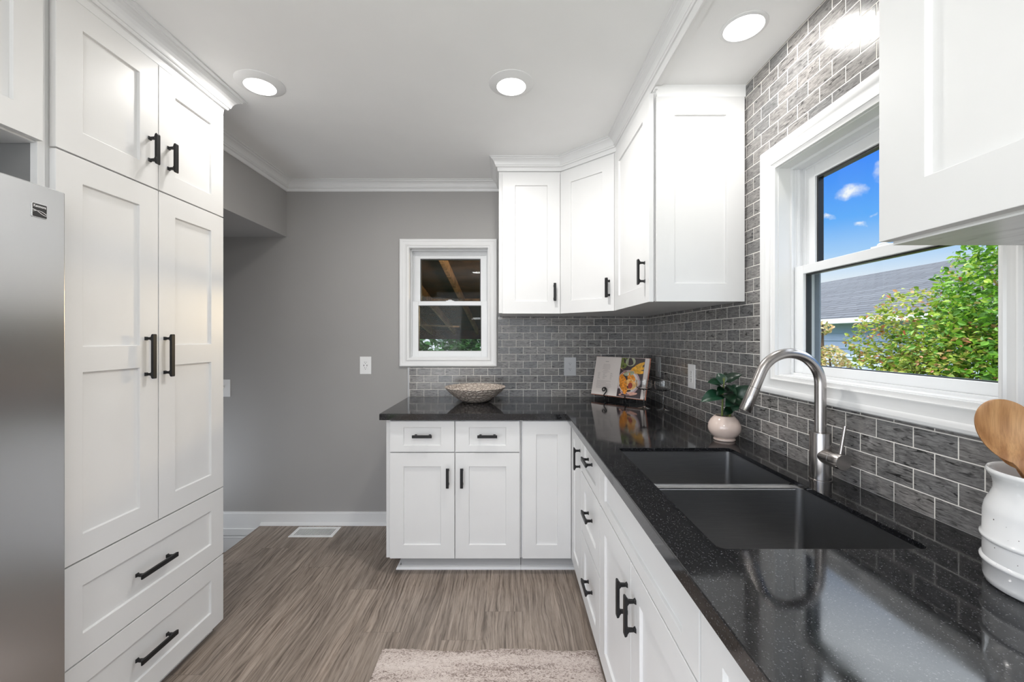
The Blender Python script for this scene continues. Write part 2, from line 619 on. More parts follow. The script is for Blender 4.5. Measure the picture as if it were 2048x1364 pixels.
def mat_bamboo():
    m, nt, b, L = new_mat('bamboo_wood')
    tc = nd(nt, 'ShaderNodeTexCoord')
    mu = nd(nt, 'ShaderNodeVectorMath', operation='MULTIPLY')
    mu.inputs[1].default_value = (1 / S * 1.6, 1 / S * 1.6, 1 / S * .10)
    L(tc.outputs['Object'], mu.inputs[0])
    v = nd(nt, 'ShaderNodeTexNoise', Scale=1.0, Detail=1.0)
    L(mu.outputs[0], v.inputs['Vector'])
    r = ramp(nt, [(.35, (.34, .155, .055)), (.5, (.48, .25, .10)), (.65, (.58, .33, .145))])
    L(v.outputs['Fac'], r.inputs['Fac'])
    m2 = nd(nt, 'ShaderNodeVectorMath', operation='MULTIPLY')
    m2.inputs[1].default_value = (1 / S * 14, 1 / S * 14, 1 / S * .6)
    L(tc.outputs['Object'], m2.inputs[0])
    n2 = nd(nt, 'ShaderNodeTexNoise', Scale=1.0, Detail=2.0)
    L(m2.outputs[0], n2.inputs['Vector'])
    r2 = ramp(nt, [(.3, (.8, .78, .75)), (.6, (1, 1, 1))])
    L(n2.outputs['Fac'], r2.inputs['Fac'])
    k = nd(nt, 'ShaderNodeMix', data_type='RGBA', blend_type='MULTIPLY')
    k.inputs['Factor'].default_value = 1.0
    L(r.outputs['Color'], k.inputs['A'])
    L(r2.outputs['Color'], k.inputs['B'])
    L(k.outputs['Result'], b.inputs['Base Color'])
    b.inputs['Roughness'].default_value = .42


mat_bamboo()


def mat_underside():
    m, nt, b, L = new_mat('cabinet_underside')
    pos = inches(nt, L)
    mu = nd(nt, 'ShaderNodeVectorMath', operation='MULTIPLY')
    mu.inputs[1].default_value = (1.4, .3, 1)
    L(pos, mu.inputs[0])
    n = nd(nt, 'ShaderNodeTexNoise', Scale=1.0, Detail=4.0, Distortion=.8)
    L(mu.outputs[0], n.inputs['Vector'])
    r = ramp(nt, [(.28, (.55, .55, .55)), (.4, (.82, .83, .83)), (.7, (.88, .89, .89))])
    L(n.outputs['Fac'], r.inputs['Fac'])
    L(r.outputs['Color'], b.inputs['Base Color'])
    b.inputs['Roughness'].default_value = .3


mat_underside()


def mat_leaf(name, stops, trans=.35, rough=.45):
    m = bpy.data.materials.new(name)
    m.use_nodes = True
    nt = m.node_tree
    nt.nodes.clear()
    L = nt.links.new
    geo = nd(nt, 'ShaderNodeNewGeometry')
    r = ramp(nt, stops)
    L(geo.outputs['Random Per Island'], r.inputs['Fac'])
    p = nd(nt, 'ShaderNodeBsdfPrincipled', Roughness=rough)
    L(r.outputs['Color'], p.inputs['Base Color'])
    t = nd(nt, 'ShaderNodeBsdfTranslucent')
    L(r.outputs['Color'], t.inputs['Color'])
    mx = nd(nt, 'ShaderNodeMixShader')
    mx.inputs[0].default_value = trans
    L(p.outputs[0], mx.inputs[1])
    L(t.outputs[0], mx.inputs[2])
    o = nd(nt, 'ShaderNodeOutputMaterial')
    L(mx.outputs[0], o.inputs[0])
    M[name] = m


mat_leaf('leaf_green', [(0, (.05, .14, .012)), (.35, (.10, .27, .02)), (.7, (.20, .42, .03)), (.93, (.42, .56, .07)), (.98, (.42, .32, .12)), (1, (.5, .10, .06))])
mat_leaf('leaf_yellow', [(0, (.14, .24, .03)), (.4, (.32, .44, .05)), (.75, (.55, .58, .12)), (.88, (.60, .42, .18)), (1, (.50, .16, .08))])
mat_leaf('leaf_cream', [(0, (.25, .33, .06)), (.35, (.52, .46, .18)), (.8, (.72, .58, .32)), (1, (.70, .42, .22))])
mat_leaf('leaf_dark', [(0, (.02, .09, .012)), (.5, (.05, .20, .03)), (.85, (.12, .32, .06)), (1, (.5, .62, .5))])
mat_leaf('leaf_house', [(0, (.003, .016, .007)), (.5, (.005, .026, .010)), (1, (.009, .042, .022))], trans=.03, rough=.3)


def mat_shingle():
    m, nt, b, L = new_mat('roof_shingle')
    pos = inches(nt, L)
    sep = nd(nt, 'ShaderNodeSeparateXYZ')
    L(pos, sep.inputs[0])
    cmb = nd(nt, 'ShaderNodeCombineXYZ')
    L(sep.outputs['Y'], cmb.inputs[0])
    L(sep.outputs['X'], cmb.inputs[1])
    bt = nd(nt, 'ShaderNodeTexBrick')
    bt.offset = .5
    bt.inputs['Scale'].default_value = 1.0
    bt.inputs['Brick Width'].default_value = 38.0
    bt.inputs['Row Height'].default_value = 6.0
    bt.inputs['Mortar Size'].default_value = .8
    bt.inputs['Mortar Smooth'].default_value = .6
    bt.inputs['Color1'].default_value = (.07, .075, .09, 1)
    bt.inputs['Color2'].default_value = (.10, .107, .125, 1)
    bt.inputs['Mortar'].default_value = (.025, .025, .03, 1)
    L(cmb.outputs[0], bt.inputs['Vector'])
    L(bt.outputs['Color'], b.inputs['Base Color'])
    b.inputs['Roughness'].default_value = .9


mat_shingle()
plain('siding_paint', (.52, .60, .78), rough=.6, var=.03)

# ------------------------------------------------------------------ mesh helpers
WL = {}


class MB:
    def __init__(self):
        self.v, self.f, self.m = [], [], []

    def add(self, vs, fs, m=0):
        k = len(self.v)
        self.v += [tuple(p) for p in vs]
        for f in fs:
            self.f.append([i + k for i in f])
            self.m.append(m)
        return self

    def box(self, x0, x1, y0, y1, z0, z1, F=None, m=0):
        vs = [(x, y, z) for z in (z0, z1) for y in (y0, y1) for x in (x0, x1)]
        if F:
            vs = [F(*p) for p in vs]
        self.add(vs, [(0, 2, 3, 1), (4, 5, 7, 6), (0, 1, 5, 4), (1, 3, 7, 5), (3, 2, 6, 7), (2, 0, 4, 6)], m)
        return self

    def frustum(self, F, c, a, n0, b, n1, m=0):
        """a square post: half-widths a (two) at n0 to b (two) at n1 about (u, v) = c"""
        vs = [F(c[0] + su * a[0], c[1] + sv * a[1], n0) for su, sv in ((-1, -1), (1, -1), (1, 1), (-1, 1))]
        vs += [F(c[0] + su * b[0], c[1] + sv * b[1], n1) for su, sv in ((-1, -1), (1, -1), (1, 1), (-1, 1))]
        self.add(vs, [(3, 2, 1, 0), (4, 5, 6, 7), (0, 1, 5, 4), (1, 2, 6, 5), (2, 3, 7, 6), (3, 0, 4, 7)], m)
        return self

    def loops(self, rings, cap0=True, cap1=True, m=0, closed=True):
        n = len(rings[0])
        vs = [p for r in rings for p in r]
        fs = []
        for i in range(len(rings) - 1):
            for j in range(n if closed else n - 1):
                k = (j + 1) % n
                fs.append((i * n + j, i * n + k, (i + 1) * n + k, (i + 1) * n + j))
        if cap0:
            fs.append(tuple(range(n - 1, -1, -1)))
        if cap1:
            fs.append(tuple((len(rings) - 1) * n + j for j in range(n)))
        self.add(vs, fs, m)
        return self

    def lathe(self, prof, cx, cy, seg=48, m=0, cap0=True, cap1=True):
        rings = [[(cx + r * math.cos(2 * math.pi * j / seg), cy + r * math.sin(2 * math.pi * j / seg), z) for j in range(seg)] for r, z in prof]
        return self.loops(rings, cap0, cap1, m)

    def tube(self, path, r, seg=12, m=0):
        P = [Vector(p) for p in path]
        rs = r if isinstance(r, (list, tuple)) else [r] * len(P)
        ref = None
        rings = []
        for i, p in enumerate(P):
            t = (P[min(i + 1, len(P) - 1)] - P[max(i - 1, 0)]).normalized()
            if ref is None:
                ref = Vector((0, 0, 1)) if abs(t.z) < .9 else Vector((1, 0, 0))
            a = (ref - t * ref.dot(t)).normalized()
            ref = a
            b = t.cross(a)
            rings.append([tuple(p + (a * math.cos(2 * math.pi * j / seg) + b * math.sin(2 * math.pi * j / seg)) * rs[i]) for j in range(seg)])
        return self.loops(rings, True, True, m)

    def build(self, name, mat, parent=None, smooth=None, bevel=0.0, recalc=True, seg=2, origin=None):
        me = bpy.data.meshes.new(name)
        if origin is None:
            lo = [min(p[i] for p in self.v) for i in range(3)]
            hi = [max(p[i] for p in self.v) for i in range(3)]
            origin = ((lo[0] + hi[0]) / 2, (lo[1] + hi[1]) / 2, lo[2])
        ox, oy, oz = origin
        me.from_pydata([((x - ox) * S, (y - oy) * S, (z - oz) * S) for x, y, z in self.v], [], self.f)
        mats = mat if isinstance(mat, (list, tuple)) else [mat]
        for k in mats:
            me.materials.append(M[k])
        if len(mats) > 1:
            me.polygons.foreach_set('material_index', self.m)
        if recalc:
            bm = bmesh.new()
            bm.from_mesh(me)
            bmesh.ops.recalc_face_normals(bm, faces=bm.faces)
            bm.to_mesh(me)
            bm.free()
        if smooth is not None:
            me.polygons.foreach_set('use_smooth', [True] * len(me.polygons))
            me.set_sharp_from_angle(angle=math.radians(smooth))
        me.update()
        o = bpy.data.objects.new(name, me)
        COL.objects.link(o)
        pw = WL[parent.name] if parent else (0, 0, 0)
        if parent:
            o.parent = parent
        o.location = ((ox - pw[0]) * S, (oy - pw[1]) * S, (oz - pw[2]) * S)
        WL[o.name] = origin
        if bevel:
            md = o.modifiers.new('edge', 'BEVEL')
            md.width = bevel * S
            md.segments = seg
            md.limit_method = 'ANGLE'
            md.angle_limit = math.radians(40)
            md.harden_normals = False
        return o


def tag(o, label, cat=None, group=None, kind=None):
    o['label'] = label
    if cat:
        o['category'] = cat
    if group:
        o['group'] = group
    if kind:
        o['kind'] = kind
    return o


def thing(name, loc, label, cat, group=None, kind=None):
    o = bpy.data.objects.new(name, None)
    o.empty_display_size = .05
    COL.objects.link(o)
    o.location = Vector(loc) * S
    WL[o.name] = tuple(loc)
    return tag(o, label, cat, group, kind)


def structure(mb, name, mat, label, **kw):
    o = mb.build(name, mat, **kw)
    return tag(o, label, None, None, 'structure')


def faceX(x0):            # a front that looks towards -X: u = Y, v = Z
    return lambda u, v, n: (x0 - n, u, v)


def facePX(x0):           # a front that looks towards +X
    return lambda u, v, n: (x0 + n, u, v)


def faceY(y0):            # a front that looks towards -Y: u = X, v = Z
    return lambda u, v, n: (u, y0 - n, v)


def face_dir(o, d):       # a front with plan origin o, running along the unit vector d, looking to the right of d
    nx, ny = d[1], -d[0]
    return lambda u, v, n: (o[0] + d[0] * u + nx * n, o[1] + d[1] * u + ny * n, v)


def shaker(F, u0, u1, v0, v1, stile=3.0, rail=3.0, t=.75, depth=.33, mids=()):
    """one shaker front: frame and recessed panel(s) in one mesh; mids = mid rails as (v from, v to)"""
    mb = MB()
    cols = [u0, u0 + stile, u1 - stile, u1]
    rows = [v0, v0 + rail]
    for a, c in mids:
        rows += [a, c]
    rows += [v1 - rail, v1]
    nc, nr = len(cols), len(rows)
    vs = [F(u, v, t) for v in rows for u in cols]
    ix = lambda i, j: j * nc + i
    fs = []
    for j in range(nr - 1):
        for i in range(nc - 1):
            q = [ix(i, j), ix(i + 1, j), ix(i + 1, j + 1), ix(i, j + 1)]
            if i == 1 and j % 2 == 1:
                c = .07
                k = len(vs)
                a, b_, e, g = cols[1] + c, cols[2] - c, rows[j] + c, rows[j + 1] - c
                vs += [F(a, e, t - depth), F(b_, e, t - depth), F(b_, g, t - depth), F(a, g, t - depth)]
                for s in range(4):
                    fs.append((q[s], q[(s + 1) % 4], k + (s + 1) % 4, k + s))
                fs.append((k, k + 1, k + 2, k + 3))
            else:
                fs.append(tuple(q))
    k = len(vs)
    vs += [F(u0, v0, 0), F(u1, v0, 0), F(u1, v1, 0), F(u0, v1, 0)]
    fs.append((k + 3, k + 2, k + 1, k))
    fs.append(tuple([k, k + 1] + [ix(i, 0) for i in range(nc - 1, -1, -1)]))
    fs.append(tuple([k + 2, k + 3] + [ix(i, nr - 1) for i in range(nc)]))
    fs.append(tuple([k + 3, k] + [ix(0, j) for j in range(nr)]))
    fs.append(tuple([k + 1, k + 2] + [ix(nc - 1, j) for j in range(nr - 1, -1, -1)]))
    mb.add(vs, fs)
    return mb


def front(name, parent, F, u0, u1, v0, v1, handle=None, **kw):
    o = shaker(F, u0, u1, v0, v1, **kw).build(name, 'cabinet_white', parent, bevel=.035)
    if handle:
        pull(o, F, *handle)
    return o


def pull(parent, F, cu, cv, vertical, span=3.1, t=.75, proj=1.3):
    """black bar pull: flat bar with bevelled ends on two flared square posts"""
    mb = MB()
    n1 = t + proj
    half = span / 2 + .62
    w = .31
    G = (lambda a, c, n: F(cu + c, cv + a, n)) if vertical else (lambda a, c, n: F(cu + a, cv + c, n))
    e = .14
    pts = lambda a, n, ww: [G(a, -ww, n), G(a, ww, n)]
    rings = []
    for a, cut in ((-half, e), (-half + .16, 0), (half - .16, 0), (half, e)):
        rings.append([G(a, -w, n1 - .34 + cut), G(a, w, n1 - .34 + cut), G(a, w, n1 - cut * .3), G(a, -w, n1 - cut * .3)])
    mb.loops(rings)
    for s in (-1, 1):
        a = s * span / 2
        for na, ha, nb, hb in ((t, .27, t + .25, .17), (t + .25, .17, n1 - .55, .19), (n1 - .55, .19, n1 - .3, .40)):
            mb.loops([[G(a - ha, -min(ha, w), na), G(a + ha, -min(ha, w), na), G(a + ha, min(ha, w), na), G(a - ha, min(ha, w), na)],
                      [G(a - hb, -min(hb, w), nb), G(a + hb, -min(hb, w), nb), G(a + hb, min(hb, w), nb), G(a - hb, min(hb, w), nb)]])
    o = mb.build('handle', 'black_metal', parent, bevel=.03)
    o['label'] = 'matte black bar pull'
    return o


def carcass(parent, x0, x1, y0, y1, z0, z1, open_top=False, t=.7, mat='cabinet_white'):
    """cabinet box made of panels"""
    mb = MB()
    mb.box(x0, x0 + t, y0, y1, z0, z1)
    mb.box(x1 - t, x1, y0, y1, z0, z1)
    mb.box(x0 + t, x1 - t, y0, y0 + t, z0, z1)
    mb.box(x0 + t, x1 - t, y1 - t, y1, z0, z1)
    mb.box(x0 + t, x1 - t, y0 + t, y1 - t, z0, z0 + t)
    if not open_top:
        mb.box(x0 + t, x1 - t, y0 + t, y1 - t, z1 - t, z1)
    return mb.build('carcass', mat, parent)


def sweep(path, prof, mb=None):
    """mould a profile [(out, z)] along a plan path; out is to the right of the heading, mitred at the corners"""
    mb = mb or MB()
    P = [Vector(p) for p in path]
    rings = []
    for i, p in enumerate(P):
        ds = []
        if i > 0:
            ds.append((P[i] - P[i - 1]).normalized())
        if i < len(P) - 1:
            ds.append((P[i + 1] - P[i]).normalized())
        ns = [Vector((d.y, -d.x)) for d in ds]
        if len(ns) == 2:
            b = (ns[0] + ns[1]).normalized()
            k = 1.0 / max(.2, b.dot(ns[0]))
        else:
            b, k = ns[0], 1.0
        rings.append([(p.x + b.x * k * o, p.y + b.y * k * o, z) for o, z in prof])
    return mb.loops(rings)


def rounded_rect(x0, x1, y0, y1, r, seg=6):
    pts = []
    for cx, cy, a0 in ((x1 - r, y1 - r, 0), (x0 + r, y1 - r, 90), (x0 + r, y0 + r, 180), (x1 - r, y0 + r, 270)):
        for i in range(seg + 1):
            a = math.radians(a0 + 90 * i / seg)
            pts.append((cx + r * math.cos(a), cy + r * math.sin(a)))
    return pts


# ------------------------------------------------------------------ the room
WX = 38.87          # tile face of the window wall
WY = 117.0          # back wall
CZ = 96.6           # ceiling
SZ = 94.15          # lowered ceiling over the window run

mb = MB()
mb.box(-69.7, 45, -134, WY, -1.2, 0)
mb.box(-77, -69.7, -134, 74.6, -1.2, 0)
structure(mb, 'floor', 'oak_plank_floor', 'grey-brown oak plank floor running towards the back wall')
structure(MB().box(-104, -69.7, 74.6, 122, -9.0, -7.8), 'floor_landing', 'landing_floor', 'dark lower landing floor one step down')
structure(MB().box(-69.9, -69.7, 74.6, WY, -7.8, -1.2), 'wall_step', 'trim_white', 'white riser of the single step')
structure(MB().box(-104, 46, -134, 122, CZ, CZ + 6), 'ceiling', 'ceiling_paint', 'flat white ceiling')

# back wall with the small window opening
W2 = dict(a0=-28.2, a1=-5.9, z0=46.9, z1=78.0)
W1 = dict(a0=32.5, a1=59.8, z0=47.2, z1=77.1)
mb = MB()
for x0, x1, z0, z1 in ((-104, W2['a0'], -9, CZ), (W2['a1'], 44, -9, CZ), (W2['a0'], W2['a1'], -9, W2['z0']), (W2['a0'], W2['a1'], W2['z1'], CZ)):
    mb.box(x0, x1, WY, WY + 4.9, z0, z1)
structure(mb, 'wall_back', 'grey_paint', 'mid-grey painted back wall')
mb = MB()
for y0, y1, z0, z1 in ((-134, W1['a0'], -9, CZ), (W1['a1'], WY, -9, CZ), (W1['a0'], W1['a1'], -9, W1['z0']), (W1['a0'], W1['a1'], W1['z1'], CZ)):
    mb.box(WX + .25, WX + 4.9, y0, y1, z0, z1)
structure(mb, 'wall_right', 'white_wall', 'window wall behind the tile')
mb = MB()
mb.box(-82, -77, 2, 74.6, -1.2, CZ)
mb.box(-82, -77, -134, -120, -1.2, CZ)
mb.box(-82, -77, -120, 2, 88, CZ)
mb.box(-109, -104, 69.6, 122, -9, CZ)
mb.box(-104, -77, 69.6, 74.6, -9, CZ)
structure(mb, 'wall_left', 'grey_paint', 'grey wall behind the tall cabinets and stair landing')
mb = MB()
mb.box(-82, -66, -139, -134, -1.2, CZ)
mb.box(46, 60, -139, -134, -1.2, CZ)
mb.box(-66, 46, -139, -134, -1.2, 16)
mb.box(-66, 46, -139, -134, 95, CZ)
structure(mb, 'wall_rear', 'white_wall', 'unseen wall opposite the back wall, with a wide opening added to let light in')  # opening added so that light enters behind the camera
structure(MB().box(-104, -62.8, 74.6, WY, 81.1, CZ), 'bulkhead_wall', 'grey_paint', 'grey bulkhead over the stair landing')

mb = MB()
mb.box(23.9, WX + .2, -134, 68.5, SZ, CZ)
mb.box(23.9, 25.0, -134, 67.6, 93.85, SZ)
mb.box(24.3, WX + .2, 67.95, 68.6, SZ - 2.0, SZ + .1)
mb.box(23.85, 24.3, 67.6, 68.6, SZ - .9, SZ + .1)
structure(mb, 'soffit_ceiling', 'ceiling_paint', 'lowered white ceiling strip over the window run')

# tile
t = thing('backsplash', (10, 116.9, 36), 'grey glazed brick-bond tile backsplash on the back wall under the small window', 'backsplash')
mb = MB()
mb.box(-28.1, WX, WY - .22, WY - .004, 36.02, 44.2)
mb.box(-3.1, WX, WY - .22, WY - .004, 44.2, 60.2)
mb.build('tile_field', 'tile_back', t)
MB().box(-28.55, -28.1, WY - .3, WY - .004, 36.02, 44.2).build('edge_strip', 'tile_edge', t)
mb = MB()
y0, y1 = W1['a0'], W1['a1']
for a, c, e, g in ((-60, y0, 36.02, SZ), (y1, WY - .23, 36.02, SZ), (y0, y1, 36.02, W1['z0']), (y0, y1, W1['z1'], SZ)):
    mb.box(WX, WX + .246, a, c, e, g)
o = mb.build('backsplash', 'tile_right')
tag(o, 'grey glazed brick-bond tile wall rising to the ceiling around the sink window', 'backsplash')

# baseboards and shoe moulding
mb = MB()
mb.box(-69.7, -27.4, WY - .55, WY, 0.0, 3.15)
mb.box(-69.7, -27.4, WY - .35, WY, 3.15, 3.55)
mb.box(-104, -69.7, WY - .55, WY, -1.0, 3.15)
mb.box(-104, -69.7, WY - .35, WY, 3.15, 3.55)
prof = [(0.55, 0), (1.3, 0)] + [(0.55 + .75 * math.cos(a), .72 * math.sin(a)) for a in (0.35, .7, 1.05, 1.35)] + [(0.55, .74)]
sweep([(-69.7, WY), (-27.4, WY)], prof, mb)
structure(mb, 'baseboard_back', 'trim_white', 'white baseboard with rounded shoe moulding', smooth=30)
mb = MB()
mb.box(-104, -69.9, WY - .8, WY, -2.9, -1.0)
mb.box(-104, -69.9, WY - .55, WY, -7.8, -2.9)
mb.box(-104, -69.9, WY - .65, WY, -3.7, -3.4)
structure(mb, 'baseboard_landing', 'trim_white', 'white stepped baseboard at the lower landing', bevel=.08)

# crown mouldings
PROF = [(0, 0), (.08, 0), (.13, .04), (.16, .28), (.20, .31), (.29, .31), (.33, .35), (.34, .41), (.39, .42), (.42, .47), (.46, .57), (.53, .68), (.63, .77), (.75, .83),
        (.80, .84), (.83, .87), (.84, .91), (.93, .93), (1, .94), (1, 1), (0, 1)]


def crown(path, out, z0, z1):
    return sweep(path, [(a * out, z0 + c * (z1 - z0)) for a, c in PROF])


structure(crown([(-62.8, 74.7), (-62.8, WY), (-2.55, WY)], 2.7, 93.85, CZ - .02), 'trim_1', 'trim_white', 'white crown moulding along the grey walls')
structure(crown([(-2.5, WY), (-2.5, 101.95), (12.85, 101.95), (23.8, 91.0), (23.8, -110)], 2.25, 93.5, CZ - .02), 'trim_2', 'trim_white',
          'white crown moulding over the wall cabinets and soffit')
structure(crown([(-52.05, -40), (-52.05, 74.4), (-76.8, 74.4)], 3.1, 92.7, CZ - .02), 'trim_3', 'trim_white', 'white crown moulding on the tall pantry')


# ------------------------------------------------------------------ windows
def casing(mb, F, a0, a1, z0, z1, w, th=.85):
    """picture-frame casing round an opening; w = widths (a0 side, a1 side, bottom, top); n is towards the room"""
    prof = [(0, 0), (0, .62), (.05, .85), (.16, .95), (.26, .88), (.34, .70), (.50, .62), (.66, .66), (.74, .80), (.80, .82), (.82, .70), (.90, .60), (1, .55), (1, 0)]
    rings = []
    for d, h in prof:
        k = 1 - d
        A0, A1, Z0, Z1 = a0 - w[0] * k, a1 + w[1] * k, z0 - w[2] * k, z1 + w[3] * k
        rings.append([F(A0, Z0, h * th), F(A1, Z0, h * th), F(A1, Z1, h * th), F(A0, Z1, h * th)])
    rings.append(rings[0])
    mb.loops(rings, False, False)


def ring(mb, F, a0, a1, z0, z1, wa, wb, wt, n0, n1, m=0):
    """a rectangular frame: side width wa, bottom wb, top wt, between depths n0 and n1"""
    mb.box(a0, a0 + wa, z0, z1, n0, n1, F, m)
    mb.box(a1 - wa, a1, z0, z1, n0, n1, F, m)
    mb.box(a0 + wa, a1 - wa, z0, z0 + wb, n0, n1, F, m)
    mb.box(a0 + wa, a1 - wa, z1 - wt, z1, n0, n1, F, m)


def window(name, F, o, label, w, meet, glass_top, glass_bot, off=0.0):
    a0, a1, z0, z1 = o['a0'], o['a1'], o['z0'], o['z1']
    p = F((a0 + a1) / 2, z0, 0)
    t = thing(name, p, label, None, None, 'structure')
    G = lambda a, z, d: F(a, z, off - d)      # d = depth into the wall
    mb = MB()
    casing(mb, F, a0, a1, z0, z1, w)
    mb.build('casing', 'trim_white', t, smooth=25)
    mb = MB()
    ring(mb, G, a0 - .02, a1 + .02, z0 - .02, z1 + .02, .12, .12, .12, 0, 1.75)
    mb.build('jamb', 'trim_white', t)
    mb = MB()
    ring(mb, G, a0, a1, z0, z1, .38, .40, .45, 1.7, 2.05)
    ring(mb, G, a0, a1, z0, z1, .28, .35, .40, 2.05, 3.35)
    ring(mb, G, a0, a1, z0, z1, .75, .75, .65, 3.35, 4.95)
    mb.box(a0 + .28, a0 + .5, meet, z1 - .4, 2.5, 2.9, G)
    mb.box(a1 - .5, a1 - .28, meet, z1 - .4, 2.5, 2.9, G)
    mb.build('frame', 'vinyl_white', t, bevel=.04)
    # lower sash
    b0, b1 = a0 + .36, a1 - .36
    s = 1.75
    mb = MB()
    zl0 = z0 + .38
    ring(mb, G, b0, b1, zl0, meet, s, glass_bot - zl0, 1.2, 2.1, 3.3)
    lo = mb.build('lower_sash', 'vinyl_white', t, bevel=.06)
    mb = MB()
    ring(mb, G, b0 + s - .01, b1 - s + .01, glass_bot - .01, meet - 1.19, .16, .10, .16, 2.5, 3.2)
    mb.build('gasket', 'seal_black', lo)['label'] = 'black glazing seal'
    MB().box(b0 + s - .02, b1 - s + .02, glass_bot - .02, meet - 1.18, 2.72, 2.80, G).build('pane', 'window_glass', lo)
    ac = (b0 + b1) / 2
    mb = MB()
    mb.box(ac - 1.1, ac + 1.1, meet, meet + .22, 2.4, 3.1, G)
    mb.lathe([(.62, 0), (.6, .18), (.35, .3)], 0, 0, 20)
    k = len(mb.v) - 60
    mb.v[k:] = [G(ac + x, meet + .2 + z, 2.75 + y * .5) for x, y, z in mb.v[k:]]
    mb.build('sash_lock', 'vinyl_white', lo, smooth=40)
    mb = MB()
    ring(mb, G, a0 + .3, a1 - .3, z0 + .3, meet + .3, 1.35, .9, .9, 4.72, 4.94)
    mb.build('screen_frame', 'screen_grey', t, bevel=.03)['label'] = 'dark grey screen frame'
    # upper sash
    c0, c1 = a0 + .72, a1 - .72
    s2 = 1.65
    mb = MB()
    ring(mb, G, c0, c1, meet - 1.1, z1 - .5, s2, 1.15, z1 - .5 - glass_top, 3.55, 4.7)
    up = mb.build('upper_sash', 'vinyl_white', t, bevel=.06)
    mb = MB()
    ring(mb, G, c0 + s2 - .01, c1 - s2 + .01, meet + .04, glass_top + .01, .26, .08, .3, 3.85, 4.6)
    mb.build('gasket', 'seal_black', up)['label'] = 'black glazing seal'
    MB().box(c0 + s2 - .02, c1 - s2 + .02, meet + .03, glass_top + .02, 4.15, 4.23, G).build('pane', 'window_glass', up)
    return t


window('window_1', faceX(WX), W1, 'white double-hung window over the sink', (1.85, 3.3, 2.8, 3.3), 62.67, 74.95, 48.75)
window('window_2', faceY(WY), W2, 'small white double-hung window in the grey back wall', (2.65, 2.5, 2.4, 2.45), 63.1, 75.6, 48.8)

# ------------------------------------------------------------------ ceiling lights


def disk_light(x, y, z, r_out, r_in, drop, energy, label):
    t = thing('ceiling_light', (x, y, z), label, 'ceiling light', 'recessed disk lights')
    mb = MB()
    mb.lathe([(r_out, z), (r_out, z - .08), (r_out - .15, z - .16), (r_out - .35, z - .18), (r_in + .12, z - drop), (r_in, z - drop), (r_in, z - drop + .1), (r_in, z)], x, y, 64, cap0=False, cap1=False)
    mb.build('trim_ring', 'trim_white', t, smooth=35)
    MB().lathe([(r_in, z - drop + .07), (r_in * .6, z - drop + .03), (.05, z - drop + .02)], x, y, 48, cap0=False).build('lens', 'lamp_lens', t, smooth=60)
    area_lamp('disk_light_lamp', (x, y, z - drop - .12), (0, 0, -1), r_in * 1.9, 0, energy, (1, .975, .94), 'DISK')


disk_light(-43.1, 71.7, CZ, 3.9, 2.5, 00.62, 3.8, 'round white disk light beside the tall pantry crown')
disk_light(.4, 71.7, CZ, 3.85, 2.5, 00.62, 11.5, 'round white disk light in the middle of the flat ceiling')
disk_light(31.4, 55.4, SZ, 2.9, 2.45, .2, 3.8, 'round disk light in the lowered ceiling above the sink window')
# two fill lights added under the ceiling behind the camera, with no fixtures
area_lamp('rear_ceiling_fill', (-20, -30, CZ - 1), (0, 0, -1), 8, 0, 9, (1, .975, .94), 'DISK')
area_lamp('rear_ceiling_fill', (10, -30, CZ - 1), (0, 0, -1), 8, 0, 9, (1, .975, .94), 'DISK')

# ------------------------------------------------------------------ tall pantry and refrigerator
PX = -51.3
F = facePX(PX - .75)
pan = thing('pantry_cabinet', (-64, 60.3, 0), 'tall white pantry cabinet with four doors over two deep drawers, beside the refrigerator', 'cabinet')
carcass(pan, -76.8, PX - .8, 46.35, 74.4, 2.3, 92.9)
MB().box(-76.8, -53.2, 46.6, 74.3, 0, 2.3).build('toe_kick', 'trim_white', pan)
a, c, e = 46.85, 60.6, 74.35
front('door', pan, F, a, c - .07, 74.25, 92.5, handle=(59.1, 79.5, True))
front('door', pan, F, c + .07, e, 74.25, 92.5, handle=(62.4, 79.6, True))
front('door', pan, F, a, c - .07, 25.95, 74.05, mids=((48.4, 51.5),), handle=(58.5, 49.95, True, 5.05))
front('door', pan, F, c + .07, e, 25.95, 74.05, mids=((48.4, 51.5),), handle=(61.7, 49.95, True, 5.05))
front('drawer', pan, F, a, e, 13.95, 25.75, handle=(59.6, 19.85, False, 5.05))
front('drawer', pan, F, a, e, 2.1, 13.75, handle=(59.6, 8.1, False, 5.05))

br = thing('bridge_cabinet', (-64, 30, 73.4), 'white wall cabinet hung in the gap above the refrigerator', 'cabinet')
carcass(br, -76.8, PX - .8, 13.6, 45.55, 74.0, 92.9)
front('door', br, F, 29.75, 45.6, 74.2, 92.5, stile=2.75)
front('door', br, F, 13.7, 29.6, 74.2, 92.5, stile=2.75, handle=(28.2, 78, True))
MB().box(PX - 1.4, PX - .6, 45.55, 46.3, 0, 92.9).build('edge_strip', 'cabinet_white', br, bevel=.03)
MB().box(-76.8, PX - 1.4, 45.62, 46.3, 0, 92.9).build('side_panel', 'panel_grey', br)['label'] = 'grey side panel'  # inner panel a darker grey than the white front strip

